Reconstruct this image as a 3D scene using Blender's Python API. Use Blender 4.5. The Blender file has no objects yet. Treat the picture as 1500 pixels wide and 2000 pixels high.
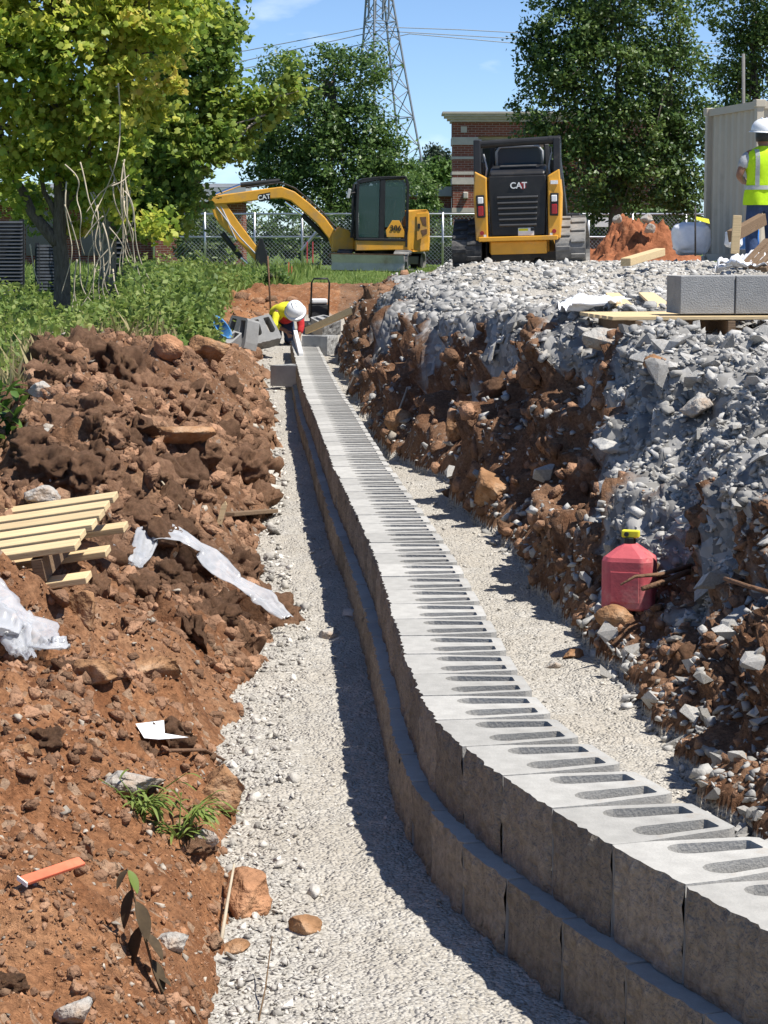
import bpy, bmesh, math, random
import numpy as np
from mathutils import Vector, Matrix, Euler
from mathutils.geometry import tessellate_polygon

random.seed(7); RNG = np.random.default_rng(7)
sc = bpy.context.scene
COL = sc.collection
R = math.radians

# ------------------------------------------------------------------ camera, sky, sun, exposure
F, YH, HC = 4450.0, 470.0, 1.6            # focal length and horizon row in photo pixels, lens height
PITCH = math.atan((1000 - YH) / F)
cam = bpy.data.cameras.new('camera'); camo = bpy.data.objects.new('camera', cam); COL.objects.link(camo)
cam.sensor_fit = 'VERTICAL'; cam.sensor_height = 24.0; cam.lens = F / 2000 * 24.0
cam.clip_start = 0.05; cam.clip_end = 5000
camo.location = (0, 0, HC); camo.rotation_euler = (math.pi / 2 - PITCH, 0, 0)
sc.camera = camo

SUN_AZ, SUN_EL = R(113), R(62)             # azimuth clockwise from the viewing direction (+Y)
w = bpy.data.worlds.new('World'); sc.world = w; w.use_nodes = True
nt = w.node_tree; nt.nodes.clear()
sky = nt.nodes.new('ShaderNodeTexSky'); sky.sky_type = 'NISHITA'; sky.sun_disc = False
sky.sun_elevation = SUN_EL; sky.sun_rotation = SUN_AZ; sky.altitude = 3000
sky.air_density = 0.85; sky.dust_density = 0.6; sky.ozone_density = 5.0
bg = nt.nodes.new('ShaderNodeBackground'); bg.inputs[1].default_value = 0.105
wo = nt.nodes.new('ShaderNodeOutputWorld')
# a few thin fair-weather clouds all round the sky
tc = nt.nodes.new('ShaderNodeTexCoord'); mp = nt.nodes.new('ShaderNodeMapping')
mp.inputs['Scale'].default_value = (9, 9, 26); mp.inputs['Location'].default_value = (1.3, 0.4, 2.2)
no = nt.nodes.new('ShaderNodeTexNoise'); no.inputs['Scale'].default_value = 1.6; no.inputs['Detail'].default_value = 7
cr = nt.nodes.new('ShaderNodeValToRGB'); cr.color_ramp.elements[0].position = .60; cr.color_ramp.elements[1].position = .82
cr.color_ramp.elements[1].color = (.55, .55, .55, 1)
mx = nt.nodes.new('ShaderNodeMixRGB'); mx.inputs[2].default_value = (9.0, 9.4, 10.0, 1)
L = nt.links.new
L(tc.outputs['Generated'], mp.inputs[0]); L(mp.outputs[0], no.inputs['Vector']); L(no.outputs[0], cr.inputs[0])
L(cr.outputs[0], mx.inputs[0]); L(sky.outputs[0], mx.inputs[1]); L(mx.outputs[0], bg.inputs[0]); L(bg.outputs[0], wo.inputs[0])

sl = bpy.data.lights.new('sun', 'SUN'); sl.energy = 4.8; sl.angle = R(0.53); sl.color = (1.0, 0.955, 0.88)
so = bpy.data.objects.new('sun', sl); COL.objects.link(so); so.location = (20, -5, 30)
SD = Vector((math.sin(SUN_AZ) * math.cos(SUN_EL), math.cos(SUN_AZ) * math.cos(SUN_EL), math.sin(SUN_EL)))
so.rotation_euler = SD.to_track_quat('Z', 'Y').to_euler()
vs = sc.view_settings; vs.view_transform = 'Standard'; vs.look = 'None'; vs.gamma = 1; vs.use_curve_mapping = False; vs.exposure = 0.6
sc.cycles.max_bounces = 6; sc.cycles.diffuse_bounces = 3; sc.cycles.glossy_bounces = 2; sc.cycles.transparent_max_bounces = 8; sc.cycles.caustics_reflective = False; sc.cycles.caustics_refractive = False

# ------------------------------------------------------------------ helpers
_fw = np.array([0, math.cos(PITCH), -math.sin(PITCH)]); _up = np.array([0, math.sin(PITCH), math.cos(PITCH)])
def ray(x, y): return _fw + (x - 750) / F * np.array([1., 0, 0]) - (y - 1000) / F * _up
def at(x, y, Y):
    d = ray(x, y); t = Y / d[1]; return Vector((t * d[0], Y, HC + t * d[2]))
def atz(x, y, z):
    d = ray(x, y); t = (z - HC) / d[2]; return Vector((t * d[0], t * d[1], z))

def _hash(ix, iy, iz, seed):
    h = (ix.astype(np.int64) * 374761393 + iy.astype(np.int64) * 668265263 + iz.astype(np.int64) * 2147483647 + seed * 144665) & 0xffffffff
    h = ((h ^ (h >> 13)) * 1274126177) & 0xffffffff
    return ((h ^ (h >> 16)) & 0xffffff) / float(0xffffff)
def vnoise(x, y, z=None, seed=0):
    """value noise in -1..1"""
    x = np.asarray(x, float); y = np.asarray(y, float); z = np.zeros_like(x) if z is None else np.asarray(z, float)
    x0, y0, z0 = np.floor(x), np.floor(y), np.floor(z)
    fx, fy, fz = x - x0, y - y0, z - z0
    fx, fy, fz = [t * t * t * (t * (t * 6 - 15) + 10) for t in (fx, fy, fz)]
    r = 0
    for dx in (0, 1):
        wx = fx if dx else 1 - fx
        for dy in (0, 1):
            wy = fy if dy else 1 - fy
            for dz in (0, 1):
                wz = fz if dz else 1 - fz
                r = r + wx * wy * wz * _hash(x0 + dx, y0 + dy, z0 + dz, seed)
    return r * 2 - 1
def fbm(x, y, z=None, o=4, seed=0, g=.5):
    a, s, r = 1., 1., 0
    for i in range(o):
        r = r + a * vnoise(np.asarray(x) * s + 13.7 * i, np.asarray(y) * s - 7.3 * i, None if z is None else np.asarray(z) * s, seed + i)
        a *= g; s *= 2.03
    return r
def worley(x, y, seed=0):
    x = np.asarray(x, float); y = np.asarray(y, float)
    ix, iy = np.floor(x), np.floor(y); f1 = np.full(x.shape, 9.); cid = np.zeros(x.shape)
    for dx in (-1, 0, 1):
        for dy in (-1, 0, 1):
            cx, cy = ix + dx, iy + dy; zz = np.zeros_like(cx)
            px, py = cx + _hash(cx, cy, zz, seed), cy + _hash(cx, cy, zz, seed + 9)
            d = np.hypot(px - x, py - y); m = d < f1
            f1 = np.where(m, d, f1); cid = np.where(m, _hash(cx, cy, zz, seed + 21), cid)
    return f1, cid
def sstep(a, b, x):
    t = np.clip((np.asarray(x, float) - a) / (b - a), 0, 1); return t * t * (3 - 2 * t)

class MB:
    """collects geometry for one mesh"""
    def __init__(s): s.v = []; s.f = []; s.m = []
    def add(s, v, f, mi=0):
        o = len(s.v); s.v.extend([tuple(map(float, p)) for p in v]); s.f.extend([tuple(int(i) + o for i in q) for q in f]); s.m.extend([mi] * len(f)); return s
    def box(s, c, size, rot=None, mi=0, taper=1.0):
        hx, hy, hz = size[0] / 2, size[1] / 2, size[2] / 2
        vs_ = []
        for z in (-1, 1):
            k = taper if z > 0 else 1
            for (x, y) in ((-1, -1), (1, -1), (1, 1), (-1, 1)): vs_.append(Vector((x * hx * k, y * hy * k, z * hz)))
        if rot is not None:
            M = rot if isinstance(rot, Matrix) else Euler(rot).to_matrix()
            vs_ = [M @ q for q in vs_]
        return s.add([q + Vector(c) for q in vs_], [(3, 2, 1, 0), (4, 5, 6, 7), (0, 1, 5, 4), (1, 2, 6, 5), (2, 3, 7, 6), (3, 0, 4, 7)], mi)
    def bar(s, a, b, wd, ht, upv=(0, 0, 1), mi=0):
        a, b = Vector(a), Vector(b); d = b - a; l = d.length; d.normalize()
        u = Vector(upv); sx = d.cross(u)
        if sx.length < 1e-4: sx = d.cross(Vector((1, 0, 0)))
        sx.normalize(); u = sx.cross(d)
        M = Matrix((sx, d, u)).transposed()
        return s.box((a + b) / 2, (wd, l, ht), M, mi)
    def tube(s, pts, rad, n=8, mi=0, caps=True):
        pts = [Vector(p) for p in pts]
        if not hasattr(rad, '__len__'): rad = [rad] * len(pts)
        vs_, fs = [], []; ref = None
        for i, p in enumerate(pts):
            d = (pts[min(i + 1, len(pts) - 1)] - pts[max(i - 1, 0)]).normalized()
            if ref is None: ref = d.orthogonal().normalized()
            ref = (ref - d * ref.dot(d));
            ref = ref.normalized() if ref.length > 1e-5 else d.orthogonal().normalized()
            b = d.cross(ref)
            for k in range(n):
                a = 2 * math.pi * k / n; vs_.append(p + (ref * math.cos(a) + b * math.sin(a)) * rad[i])
        for i in range(len(pts) - 1):
            for k in range(n): fs.append((i * n + k, i * n + (k + 1) % n, (i + 1) * n + (k + 1) % n, (i + 1) * n + k))
        if caps: fs.append(tuple(range(n - 1, -1, -1))); fs.append(tuple(range((len(pts) - 1) * n, len(pts) * n)))
        return s.add(vs_, fs, mi)
    def prism(s, poly, fn, t0, t1, mi=0):
        """poly: 2-D outline (counter-clockwise); fn(a, b, t) -> point"""
        n = len(poly); vs_ = [fn(a, b, t0) for a, b in poly] + [fn(a, b, t1) for a, b in poly]
        fs = [tuple(range(n - 1, -1, -1)), tuple(range(n, 2 * n))] + [(i, (i + 1) % n, n + (i + 1) % n, n + i) for i in range(n)]
        return s.add(vs_, fs, mi)
    def lathe(s, prof, c=(0, 0, 0), n=16, mi=0, axis=None, sx=1, sy=1):
        vs_, fs = [], []
        for r, z in prof:
            for k in range(n):
                a = 2 * math.pi * k / n; vs_.append(Vector((r * math.cos(a) * sx, r * math.sin(a) * sy, z)))
        M = axis if axis is not None else Matrix.Identity(3)
        for i in range(len(prof) - 1):
            for k in range(n): fs.append((i * n + k, i * n + (k + 1) % n, (i + 1) * n + (k + 1) % n, (i + 1) * n + k))
        fs.append(tuple(range(n - 1, -1, -1))); fs.append(tuple(range((len(prof) - 1) * n, len(prof) * n)))
        return s.add([M @ q + Vector(c) for q in vs_], fs, mi)
    def build(s, name, mats, parent=None, bevel=0, smooth=False, loc=None, seg=2):
        me = bpy.data.meshes.new(name); me.from_pydata(s.v, [], s.f)
        if not isinstance(mats, (list, tuple)): mats = [mats]
        for m_ in mats: me.materials.append(m_)
        if len(mats) > 1: me.polygons.foreach_set('material_index', s.m)
        if smooth: me.polygons.foreach_set('use_smooth', [True] * len(me.polygons))
        return obj(name, me, parent, bevel, loc, seg)
def obj(name, me, parent=None, bevel=0, loc=None, seg=2):
    o = bpy.data.objects.new(name, me); COL.objects.link(o)
    if parent is not None: o.parent = parent
    if loc is not None: o.location = loc
    if bevel:
        b = o.modifiers.new('bevel', 'BEVEL'); b.width = bevel; b.segments = seg; b.limit_method = 'ANGLE'; b.angle_limit = R(35)
    return o
def npmesh(name, v, tri, mat, parent=None, smooth=False, attrs=None):
    me = bpy.data.meshes.new(name); v = np.asarray(v, np.float32); tri = np.asarray(tri, np.int32); k = tri.shape[1]
    me.vertices.add(len(v)); me.vertices.foreach_set('co', v.ravel())
    me.loops.add(tri.size); me.loops.foreach_set('vertex_index', tri.ravel())
    me.polygons.add(len(tri)); me.polygons.foreach_set('loop_start', np.arange(0, tri.size, k, dtype=np.int32))
    me.polygons.foreach_set('loop_total', np.full(len(tri), k, np.int32))
    if smooth: me.polygons.foreach_set('use_smooth', np.ones(len(tri), bool))
    me.update(calc_edges=True)
    for nme, a in (attrs or {}).items():
        at_ = me.attributes.new(nme, 'FLOAT', 'POINT'); at_.data.foreach_set('value', np.asarray(a, np.float32))
    for m_ in (mat if isinstance(mat, (list, tuple)) else [mat]): me.materials.append(m_)
    return obj(name, me, parent)
def empty(name, loc=(0, 0, 0), rot=(0, 0, 0)):
    o = bpy.data.objects.new(name, None); COL.objects.link(o); o.location = loc; o.rotation_euler = rot; o.empty_display_size = .2; return o
def tag(o, label, cat, group=None, kind=None):
    o['label'] = label; o['category'] = cat
    if group: o['group'] = group
    if kind: o['kind'] = kind
    return o
def structure(o, label=None):
    o['kind'] = 'structure'
    if label: o['label'] = label
    return o
def copy_tree(o, parent=None):
    c = o.copy(); COL.objects.link(c); c.parent = parent
    for ch in list(o.children): copy_tree(ch, c)
    return c

# ------------------------------------------------------------------ materials
def ramp(n, pts):
    e = n.color_ramp.elements
    while len(e) < len(pts): e.new(0.5)
    for i, (p, c) in enumerate(pts): e[i].position = p; e[i].color = (*c, 1) if len(c) == 3 else c
def mat(name, base, rough=.75, metal=0., var=.18, scale=6., bump=.0, bscale=60., spec=.35, island=0., dirt=None, dirt_amt=.0, streak=None, objrand=0.):
    m = bpy.data.materials.new(name); m.use_nodes = True; n = m.node_tree.nodes; l = m.node_tree.links.new
    b = n['Principled BSDF']; b.inputs['Roughness'].default_value = rough; b.inputs['Metallic'].default_value = metal
    b.inputs['Specular IOR Level'].default_value = spec
    t = n.new('ShaderNodeTexCoord'); src = t.outputs['Object']
    if streak:
        mp_ = n.new('ShaderNodeMapping'); mp_.inputs['Scale'].default_value = streak; l(src, mp_.inputs[0]); src = mp_.outputs[0]
    x = n.new('ShaderNodeTexNoise'); x.inputs['Scale'].default_value = scale; x.inputs['Detail'].default_value = 6; x.inputs['Roughness'].default_value = .65
    l(src, x.inputs['Vector'])
    r_ = n.new('ShaderNodeValToRGB'); base = np.array(base)
    ramp(r_, [(.3, tuple(np.clip(base * (1 - var), 0, 1))), (.7, tuple(np.clip(base * (1 + var), 0, 1)))])
    l(x.outputs[0], r_.inputs[0]); colr = r_.outputs[0]
    if dirt is not None:
        d2 = n.new('ShaderNodeTexNoise'); d2.inputs['Scale'].default_value = scale * .6; d2.inputs['Detail'].default_value = 8; d2.inputs['Roughness'].default_value = .72
        l(t.outputs['Object'], d2.inputs['Vector'])
        rr = n.new('ShaderNodeValToRGB'); ramp(rr, [(.62 - .3 * dirt_amt, (0, 0, 0)), (.85 - .25 * dirt_amt, (1, 1, 1))]); l(d2.outputs[0], rr.inputs[0])
        mm = n.new('ShaderNodeMixRGB'); mm.inputs[2].default_value = (*dirt, 1); l(rr.outputs[0], mm.inputs[0]); l(colr, mm.inputs[1]); colr = mm.outputs[0]
    if island or objrand:
        g = n.new('ShaderNodeNewGeometry') if island else n.new('ShaderNodeObjectInfo')
        k = island or objrand
        mr = n.new('ShaderNodeMapRange'); mr.inputs[3].default_value = 1 - k; mr.inputs[4].default_value = 1 + k
        l(g.outputs['Random Per Island'] if island else g.outputs['Random'], mr.inputs[0])
        hs = n.new('ShaderNodeHueSaturation'); l(colr, hs.inputs['Color']); l(mr.outputs[0], hs.inputs['Value']); colr = hs.outputs[0]
    l(colr, b.inputs['Base Color'])
    if bump:
        y = n.new('ShaderNodeTexNoise'); y.inputs['Scale'].default_value = bscale; y.inputs['Detail'].default_value = 5; l(src, y.inputs['Vector'])
        bp = n.new('ShaderNodeBump'); bp.inputs['Strength'].default_value = min(1, bump); bp.inputs['Distance'].default_value = .02
        l(y.outputs[0], bp.inputs['Height']); l(bp.outputs[0], b.inputs['Normal'])
    return m
def leafmat(name, cols, trans=.35, rough=.55):
    m = bpy.data.materials.new(name); m.use_nodes = True; n = m.node_tree.nodes; l = m.node_tree.links.new
    b = n['Principled BSDF']; b.inputs['Roughness'].default_value = rough; b.inputs['Specular IOR Level'].default_value = .45
    g = n.new('ShaderNodeNewGeometry'); r_ = n.new('ShaderNodeValToRGB')
    k = len(cols); ramp(r_, [(i / (k - 1) if k > 1 else 0, c) for i, c in enumerate(cols)])
    t = n.new('ShaderNodeTexCoord'); x = n.new('ShaderNodeTexNoise'); x.inputs['Scale'].default_value = .9; x.inputs['Detail'].default_value = 3; l(t.outputs['Object'], x.inputs['Vector'])
    ma = n.new('ShaderNodeMath'); ma.operation = 'MULTIPLY_ADD'; ma.inputs[1].default_value = .55
    l(g.outputs['Random Per Island'], ma.inputs[0])
    mr = n.new('ShaderNodeMapRange'); mr.inputs[1].default_value = .3; mr.inputs[2].default_value = .7; mr.inputs[3].default_value = -.05; mr.inputs[4].default_value = .5
    l(x.outputs[0], mr.inputs[0]); l(mr.outputs[0], ma.inputs[2]); l(ma.outputs[0], r_.inputs[0]); l(r_.outputs[0], b.inputs['Base Color'])
    tr = n.new('ShaderNodeBsdfTranslucent'); l(r_.outputs[0], tr.inputs[0]); ms = n.new('ShaderNodeMixShader'); ms.inputs[0].default_value = trans
    l(b.outputs[0], ms.inputs[1]); l(tr.outputs[0], ms.inputs[2]); l(ms.outputs[0], n['Material Output'].inputs[0])
    return m

def glassmat(name, col, alpha=.35, rough=.05):
    m = bpy.data.materials.new(name); m.use_nodes = True; n = m.node_tree.nodes; l = m.node_tree.links.new
    b = n['Principled BSDF']; b.inputs['Base Color'].default_value = (*col, 1); b.inputs['Roughness'].default_value = rough
    b.inputs['Alpha'].default_value = alpha; b.inputs['Specular IOR Level'].default_value = .5
    return m
def filmmat(name):
    """crumpled clear polythene: a shiny, slightly milky skin one can half see through"""
    m = bpy.data.materials.new(name); m.use_nodes = True; n = m.node_tree.nodes; l = m.node_tree.links.new
    b = n['Principled BSDF']; b.inputs['Roughness'].default_value = .18; b.inputs['Specular IOR Level'].default_value = .8
    t = n.new('ShaderNodeTexCoord'); x = n.new('ShaderNodeTexNoise'); x.inputs['Scale'].default_value = 14; x.inputs['Detail'].default_value = 6; x.inputs['Distortion'].default_value = 1.2
    l(t.outputs['Object'], x.inputs['Vector']); r_ = n.new('ShaderNodeValToRGB'); ramp(r_, [(.3, (.50, .52, .55)), (.7, (.70, .71, .73))]); l(x.outputs[0], r_.inputs[0]); l(r_.outputs[0], b.inputs['Base Color'])
    b.inputs['Alpha'].default_value = .46
    return m

def ground_material():
    m = bpy.data.materials.new('ground'); m.use_nodes = True; n = m.node_tree.nodes; l = m.node_tree.links.new
    b = n['Principled BSDF']; b.inputs['Roughness'].default_value = .95; b.inputs['Specular IOR Level'].default_value = .12
    t = n.new('ShaderNodeTexCoord'); P = t.outputs['Object']
    def noise(s, d=6, r=.65, dist=0):
        x = n.new('ShaderNodeTexNoise'); x.inputs['Scale'].default_value = s; x.inputs['Detail'].default_value = d; x.inputs['Roughness'].default_value = r; x.inputs['Distortion'].default_value = dist; l(P, x.inputs['Vector']); return x.outputs[0]
    def vor(s, feat='F1'):
        x = n.new('ShaderNodeTexVoronoi'); x.inputs['Scale'].default_value = s; x.feature = feat; l(P, x.inputs['Vector']); return x
    def cramp(fac, pts):
        r_ = n.new('ShaderNodeValToRGB'); ramp(r_, pts); l(fac, r_.inputs[0]); return r_.outputs[0]
    def mix(f, a, c, mode='MIX'):
        x = n.new('ShaderNodeMixRGB'); x.blend_type = mode
        for i, q in ((0, f), (1, a), (2, c)):
            if isinstance(q, (int, float)): x.inputs[i].default_value = q
            elif isinstance(q, tuple): x.inputs[i].default_value = (*q, 1)
            else: l(q, x.inputs[i])
        return x.outputs[0]
    def attr(nm):
        a = n.new('ShaderNodeAttribute'); a.attribute_name = nm; return a.outputs['Fac']
    # soil: red-brown clay with ochre and dark humus, pale stone bits
    soil = cramp(noise(1.7, 8, .72, .4), [(.30, (.105, .050, .028)), (.44, (.235, .115, .060)), (.56, (.34, .182, .100)), (.72, (.48, .30, .185))])
    soil = mix(cramp(noise(9, 6, .7), [(.42, (0, 0, 0)), (.70, (.75, .75, .75))]), soil, (.36, .215, .13))
    v2 = vor(38); soil = mix(cramp(v2.outputs['Color'], [(.80, (0, 0, 0)), (.86, (.8, .8, .8))]), soil, (.42, .34, .27))
    soil = mix(cramp(noise(60, 3, .6), [(.35, (.55, .55, .55)), (.65, (0, 0, 0))]), soil, (.06, .03, .018))
    soil = mix(attr('red'), mix(1.0, soil, (.80, .82, .84), 'MULTIPLY'), mix(1.0, soil, (1.06, .93, .80), 'MULTIPLY'))
    # crushed limestone
    va = vor(95); vb = vor(45)
    gcol = cramp(va.outputs['Color'], [(.0, (.28, .26, .225)), (.30, (.43, .405, .36)), (.75, (.51, .485, .44)), (1., (.60, .58, .54))])
    gcol = mix(.45, gcol, cramp(vb.outputs['Color'], [(0., (.38, .355, .315)), (.6, (.50, .475, .43)), (1., (.58, .56, .52))]))
    gcol = mix(cramp(noise(1.1, 5, .6), [(.45, (0, 0, 0)), (.75, (.5, .5, .5))]), gcol, (.45, .39, .31))
    gcol = mix(cramp(noise(55, 4, .7), [(.34, (.75, .75, .75)), (.5, (0, 0, 0))]), gcol, (.26, .235, .20))
    gcol = mix(cramp(noise(3.2, 6, .7), [(.42, (.45, .45, .45)), (.58, (0, 0, 0))]), gcol, (.40, .365, .31))
    # coarse grey stone on the bank, darkened to paint shadow into the gaps
    vc = vor(16)
    ccol = cramp(vc.outputs['Color'], [(0., (.13, .125, .12)), (.5, (.24, .235, .225)), (1., (.38, .37, .355))])
    # grass turf
    gr = cramp(noise(3, 7, .7), [(.3, (.045, .075, .018)), (.55, (.10, .15, .035)), (.75, (.23, .21, .09))])
    gmask = cramp(mix(.33, attr('gravel'), noise(7, 6, .7)), [(.40, (0, 0, 0)), (.52, (1, 1, 1))])
    c = mix(gmask, soil, gcol)
    cmask = cramp(mix(.35, attr('coarse'), noise(6, 6, .7)), [(.40, (0, 0, 0)), (.52, (1, 1, 1))])
    c = mix(cmask, c, ccol)
    grm = cramp(mix(.35, attr('grass'), noise(2.2, 6, .7)), [(.40, (0, 0, 0)), (.55, (1, 1, 1))])
    c = mix(grm, c, gr); l(c, b.inputs['Base Color'])
    # relief
    inv = lambda q: (lambda m_: (l(q, m_.inputs[1]), m_.outputs[0])[1])((lambda m_: (setattr(m_, 'operation', 'SUBTRACT'), setattr(m_.inputs[0], 'default_value', 1.), m_)[2])(n.new('ShaderNodeMath')))
    h1 = mix(.5, inv(va.outputs['Distance']), inv(vb.outputs['Distance']))
    hs = mix(.5, noise(26, 8, .75), noise(90, 4, .7))
    hc = mix(gmask, hs, h1); hc = mix(cmask, hc, inv(vc.outputs['Distance']))
    bp = n.new('ShaderNodeBump'); bp.inputs['Strength'].default_value = 1.0; bp.inputs['Distance'].default_value = .022; l(hc, bp.inputs['Height']); l(bp.outputs[0], b.inputs['Normal'])
    return m

M = {}
M['ground'] = ground_material()
M['limestone'] = mat('limestone', (.37, .36, .34), .9, var=.25, scale=9, bump=.5, bscale=35, spec=.2, island=.35, dirt=(.30, .24, .18), dirt_amt=.05)
M['limestone_obj'] = mat('limestone_obj', (.37, .36, .34), .9, var=.25, scale=9, bump=.5, bscale=35, spec=.2, objrand=.3, dirt=(.34, .25, .17), dirt_amt=.25)
M['gravel_stone'] = mat('gravel_stone', (.46, .435, .395), .92, var=.18, scale=20, bump=.3, bscale=90, spec=.15, island=.42)
M['chips'] = mat('stone_chips', (.36, .315, .26), .92, var=.2, scale=15, bump=.3, bscale=60, spec=.12, island=.35)
M['rubble'] = mat('rubble', (.47, .455, .425), .92, var=.2, scale=12, bump=.4, bscale=40, spec=.15, island=.42)
M['clod'] = mat('clod', (.29, .150, .082), .97, var=.45, scale=5, bump=1., bscale=45, spec=.1, island=.3, dirt=(.40, .25, .15), dirt_amt=.25)
M['clod_brown'] = mat('clod_brown', (.245, .140, .086), .97, var=.5, scale=6, bump=1., bscale=50, spec=.1, island=.4, dirt=(.36, .25, .165), dirt_amt=.3)
M['clod_obj'] = mat('clod_obj', (.27, .155, .096), .97, var=.38, scale=5, bump=1., bscale=45, spec=.1, objrand=.35, dirt=(.40, .25, .15), dirt_amt=.3)
M['brown_rock'] = mat('brown_rock', (.30, .165, .085), .92, var=.45, scale=7, bump=1., bscale=40, spec=.15, dirt=(.46, .36, .26), dirt_amt=.3)
M['pale_rock'] = mat('pale_rock', (.40, .385, .355), .92, var=.3, scale=14, bump=1., bscale=45, spec=.12, dirt=(.33, .22, .14), dirt_amt=.55)
M['concrete'] = mat('concrete', (.385, .375, .35), .92, var=.15, scale=14, bump=.18, bscale=160, spec=.15, objrand=.13, dirt=(.36, .30, .235), dirt_amt=.2)
M['split_face'] = mat('split_face', (.285, .248, .196), .95, var=.36, scale=34, bump=1., bscale=95, spec=.1, objrand=.22, dirt=(.30, .27, .23), dirt_amt=.12)
M['grey_block'] = mat('grey_block', (.31, .31, .305), .92, var=.12, scale=12, bump=.3, bscale=120, spec=.15, objrand=.12)
M['yellow'] = mat('machine_yellow', (.74, .36, .035), .45, var=.12, scale=3, spec=.45, dirt=(.42, .27, .13), dirt_amt=.36, bump=.05)
M['black_paint'] = mat('black_paint', (.018, .018, .019), .45, var=.3, scale=5, spec=.4, dirt=(.08, .065, .05), dirt_amt=.1)
M['rubber'] = mat('rubber', (.035, .036, .038), .8, var=.3, scale=6, bump=.2, dirt=(.22, .20, .18), dirt_amt=.35)
M['rubber_dusty'] = mat('rubber_dusty', (.19, .185, .175), .9, var=.3, scale=6, bump=.2, dirt=(.34, .32, .29), dirt_amt=.4)
M['steel'] = mat('galvanised_steel', (.55, .56, .58), .38, metal=.85, var=.12, scale=8)
M['chrome'] = mat('cylinder_rod', (.72, .73, .75), .18, metal=1., var=.05)
M['pylon'] = mat('pylon_steel', (.24, .26, .29), .55, metal=.5, var=.12)
M['pole_grey'] = mat('pole_grey', (.16, .155, .15), .8)
M['glass'] = glassmat('cab_glass', (.02, .06, .05), .62)
M['glass_blue'] = glassmat('rear_glass', (.05, .09, .12), .85, .08)
M['white'] = mat('white_paint', (.80, .80, .79), .45, var=.05, spec=.4)
M['red'] = mat('red_lens', (.35, .012, .012), .25, var=.2, spec=.6)
M['red_shirt'] = mat('red_shirt', (.50, .03, .035), .9, var=.25, scale=14, bump=.3)
M['can'] = mat('red_can', (.50, .095, .11), .55, var=.2, scale=9, spec=.3, dirt=(.58, .30, .26), dirt_amt=.42, bump=.08)
M['wood'] = mat('pine', (.62, .47, .27), .8, var=.22, scale=4, streak=(1.2, 26, 26), bump=.2, bscale=10, spec=.2, objrand=.13)
M['wood_grey'] = mat('weathered_wood', (.20, .135, .085), .88, var=.3, scale=4, streak=(1.2, 26, 26), bump=.3, bscale=10, spec=.15)
M['film'] = filmmat('polythene')
M['film_white'] = mat('white_sheet', (.78, .79, .82), .35, var=.10, scale=7, bump=.7, bscale=9, spec=.5)
M['tarp'] = mat('blue_tarp', (.03, .16, .50), .45, var=.3, scale=9, bump=.5, bscale=12, spec=.5)
M['blue_tub'] = mat('blue_plastic', (.06, .20, .42), .45, var=.3, scale=8, dirt=(.30, .36, .42), dirt_amt=.35, spec=.4)
M['bark'] = mat('bark', (.15, .125, .10), .95, var=.4, scale=9, streak=(6, 6, 1.2), bump=1., bscale=14, spec=.1)
M['bark_pale'] = mat('pale_bark', (.26, .225, .185), .92, var=.4, scale=7, streak=(5, 5, 1.5), bump=.8, bscale=14, spec=.12)
M['vine'] = mat('dry_vine', (.46, .39, .29), .9, var=.25, scale=12)
M['vest'] = mat('hi_vis', (.52, .80, .02), .75, var=.10, scale=7, bump=.35, bscale=9, spec=.2)
M['vest_yellow'] = mat('hi_vis_yellow', (.72, .66, .03), .8, var=.15, scale=9, bump=.3, bscale=12)
M['reflective'] = mat('reflective_tape', (.42, .44, .42), .45, var=.1)
M['denim'] = mat('denim', (.035, .06, .13), .92, var=.35, scale=9, bump=.4, bscale=22)
M['grey_shirt'] = mat('grey_shirt', (.38, .39, .41), .9, var=.12, bump=.2)
M['skin'] = mat('skin', (.26, .13, .08), .6, var=.12, scale=8, spec=.35)
M['glove'] = mat('work_glove', (.50, .45, .10), .85, var=.2)
M['helmet'] = mat('white_helmet', (.84, .85, .86), .28, var=.03, spec=.5)
M['boot'] = mat('boot', (.22, .15, .09), .8, var=.3)
M['brick'] = mat('red_brick', (.25, .082, .055), .92, var=.25, scale=11, bump=.4, bscale=30, spec=.1, island=.18)
M['brick_dark'] = mat('brick_shade', (.24, .08, .055), .92, var=.2, scale=7, spec=.1)
M['stone_band'] = mat('cast_stone', (.52, .47, .40), .9, var=.12, scale=5, spec=.15)
M['mortar'] = mat('mortar', (.36, .31, .26), .95, var=.15, scale=8)
M['container'] = mat('container_paint', (.47, .42, .335), .6, var=.08, scale=1.5, spec=.3, dirt=(.30, .26, .21), dirt_amt=.05)
M['dark_fence'] = mat('black_slats', (.022, .024, .028), .6, var=.3, scale=6)
M['dark_pane'] = mat('dark_window', (.02, .024, .028), .12, var=.2, spec=.6)
M['roof_metal'] = mat('fascia', (.42, .43, .44), .6, var=.1, scale=3)
M['dead_leaf'] = mat('wilted_leaf', (.06, .04, .02), .8, var=.4, scale=30, island=.3)
M['stem'] = mat('stem', (.14, .09, .05), .9, var=.3)
M['paper'] = mat('paper', (.80, .81, .82), .85, var=.04)
M['orange_stake'] = mat('orange_paint', (.70, .16, .08), .75, var=.3, scale=9, dirt=(.55, .30, .17), dirt_amt=.5)
M['pink'] = mat('pink_paint', (.65, .10, .12), .7, var=.2)
M['tape'] = mat('yellow_tape', (.75, .70, .04), .6, var=.1)
M['asphalt'] = mat('asphalt', (.30, .29, .275), .95, var=.15, scale=2)
M['rust'] = mat('brown_stick', (.17, .095, .055), .92, var=.4, scale=14, bump=.5)
M['rebar'] = mat('rebar', (.045, .038, .035), .7, var=.3)
M['leaf_maple'] = leafmat('maple_leaf', [(.10, .18, .03), (.24, .35, .045), (.44, .50, .07), (.66, .64, .11), (.64, .42, .12)], .5)
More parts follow.
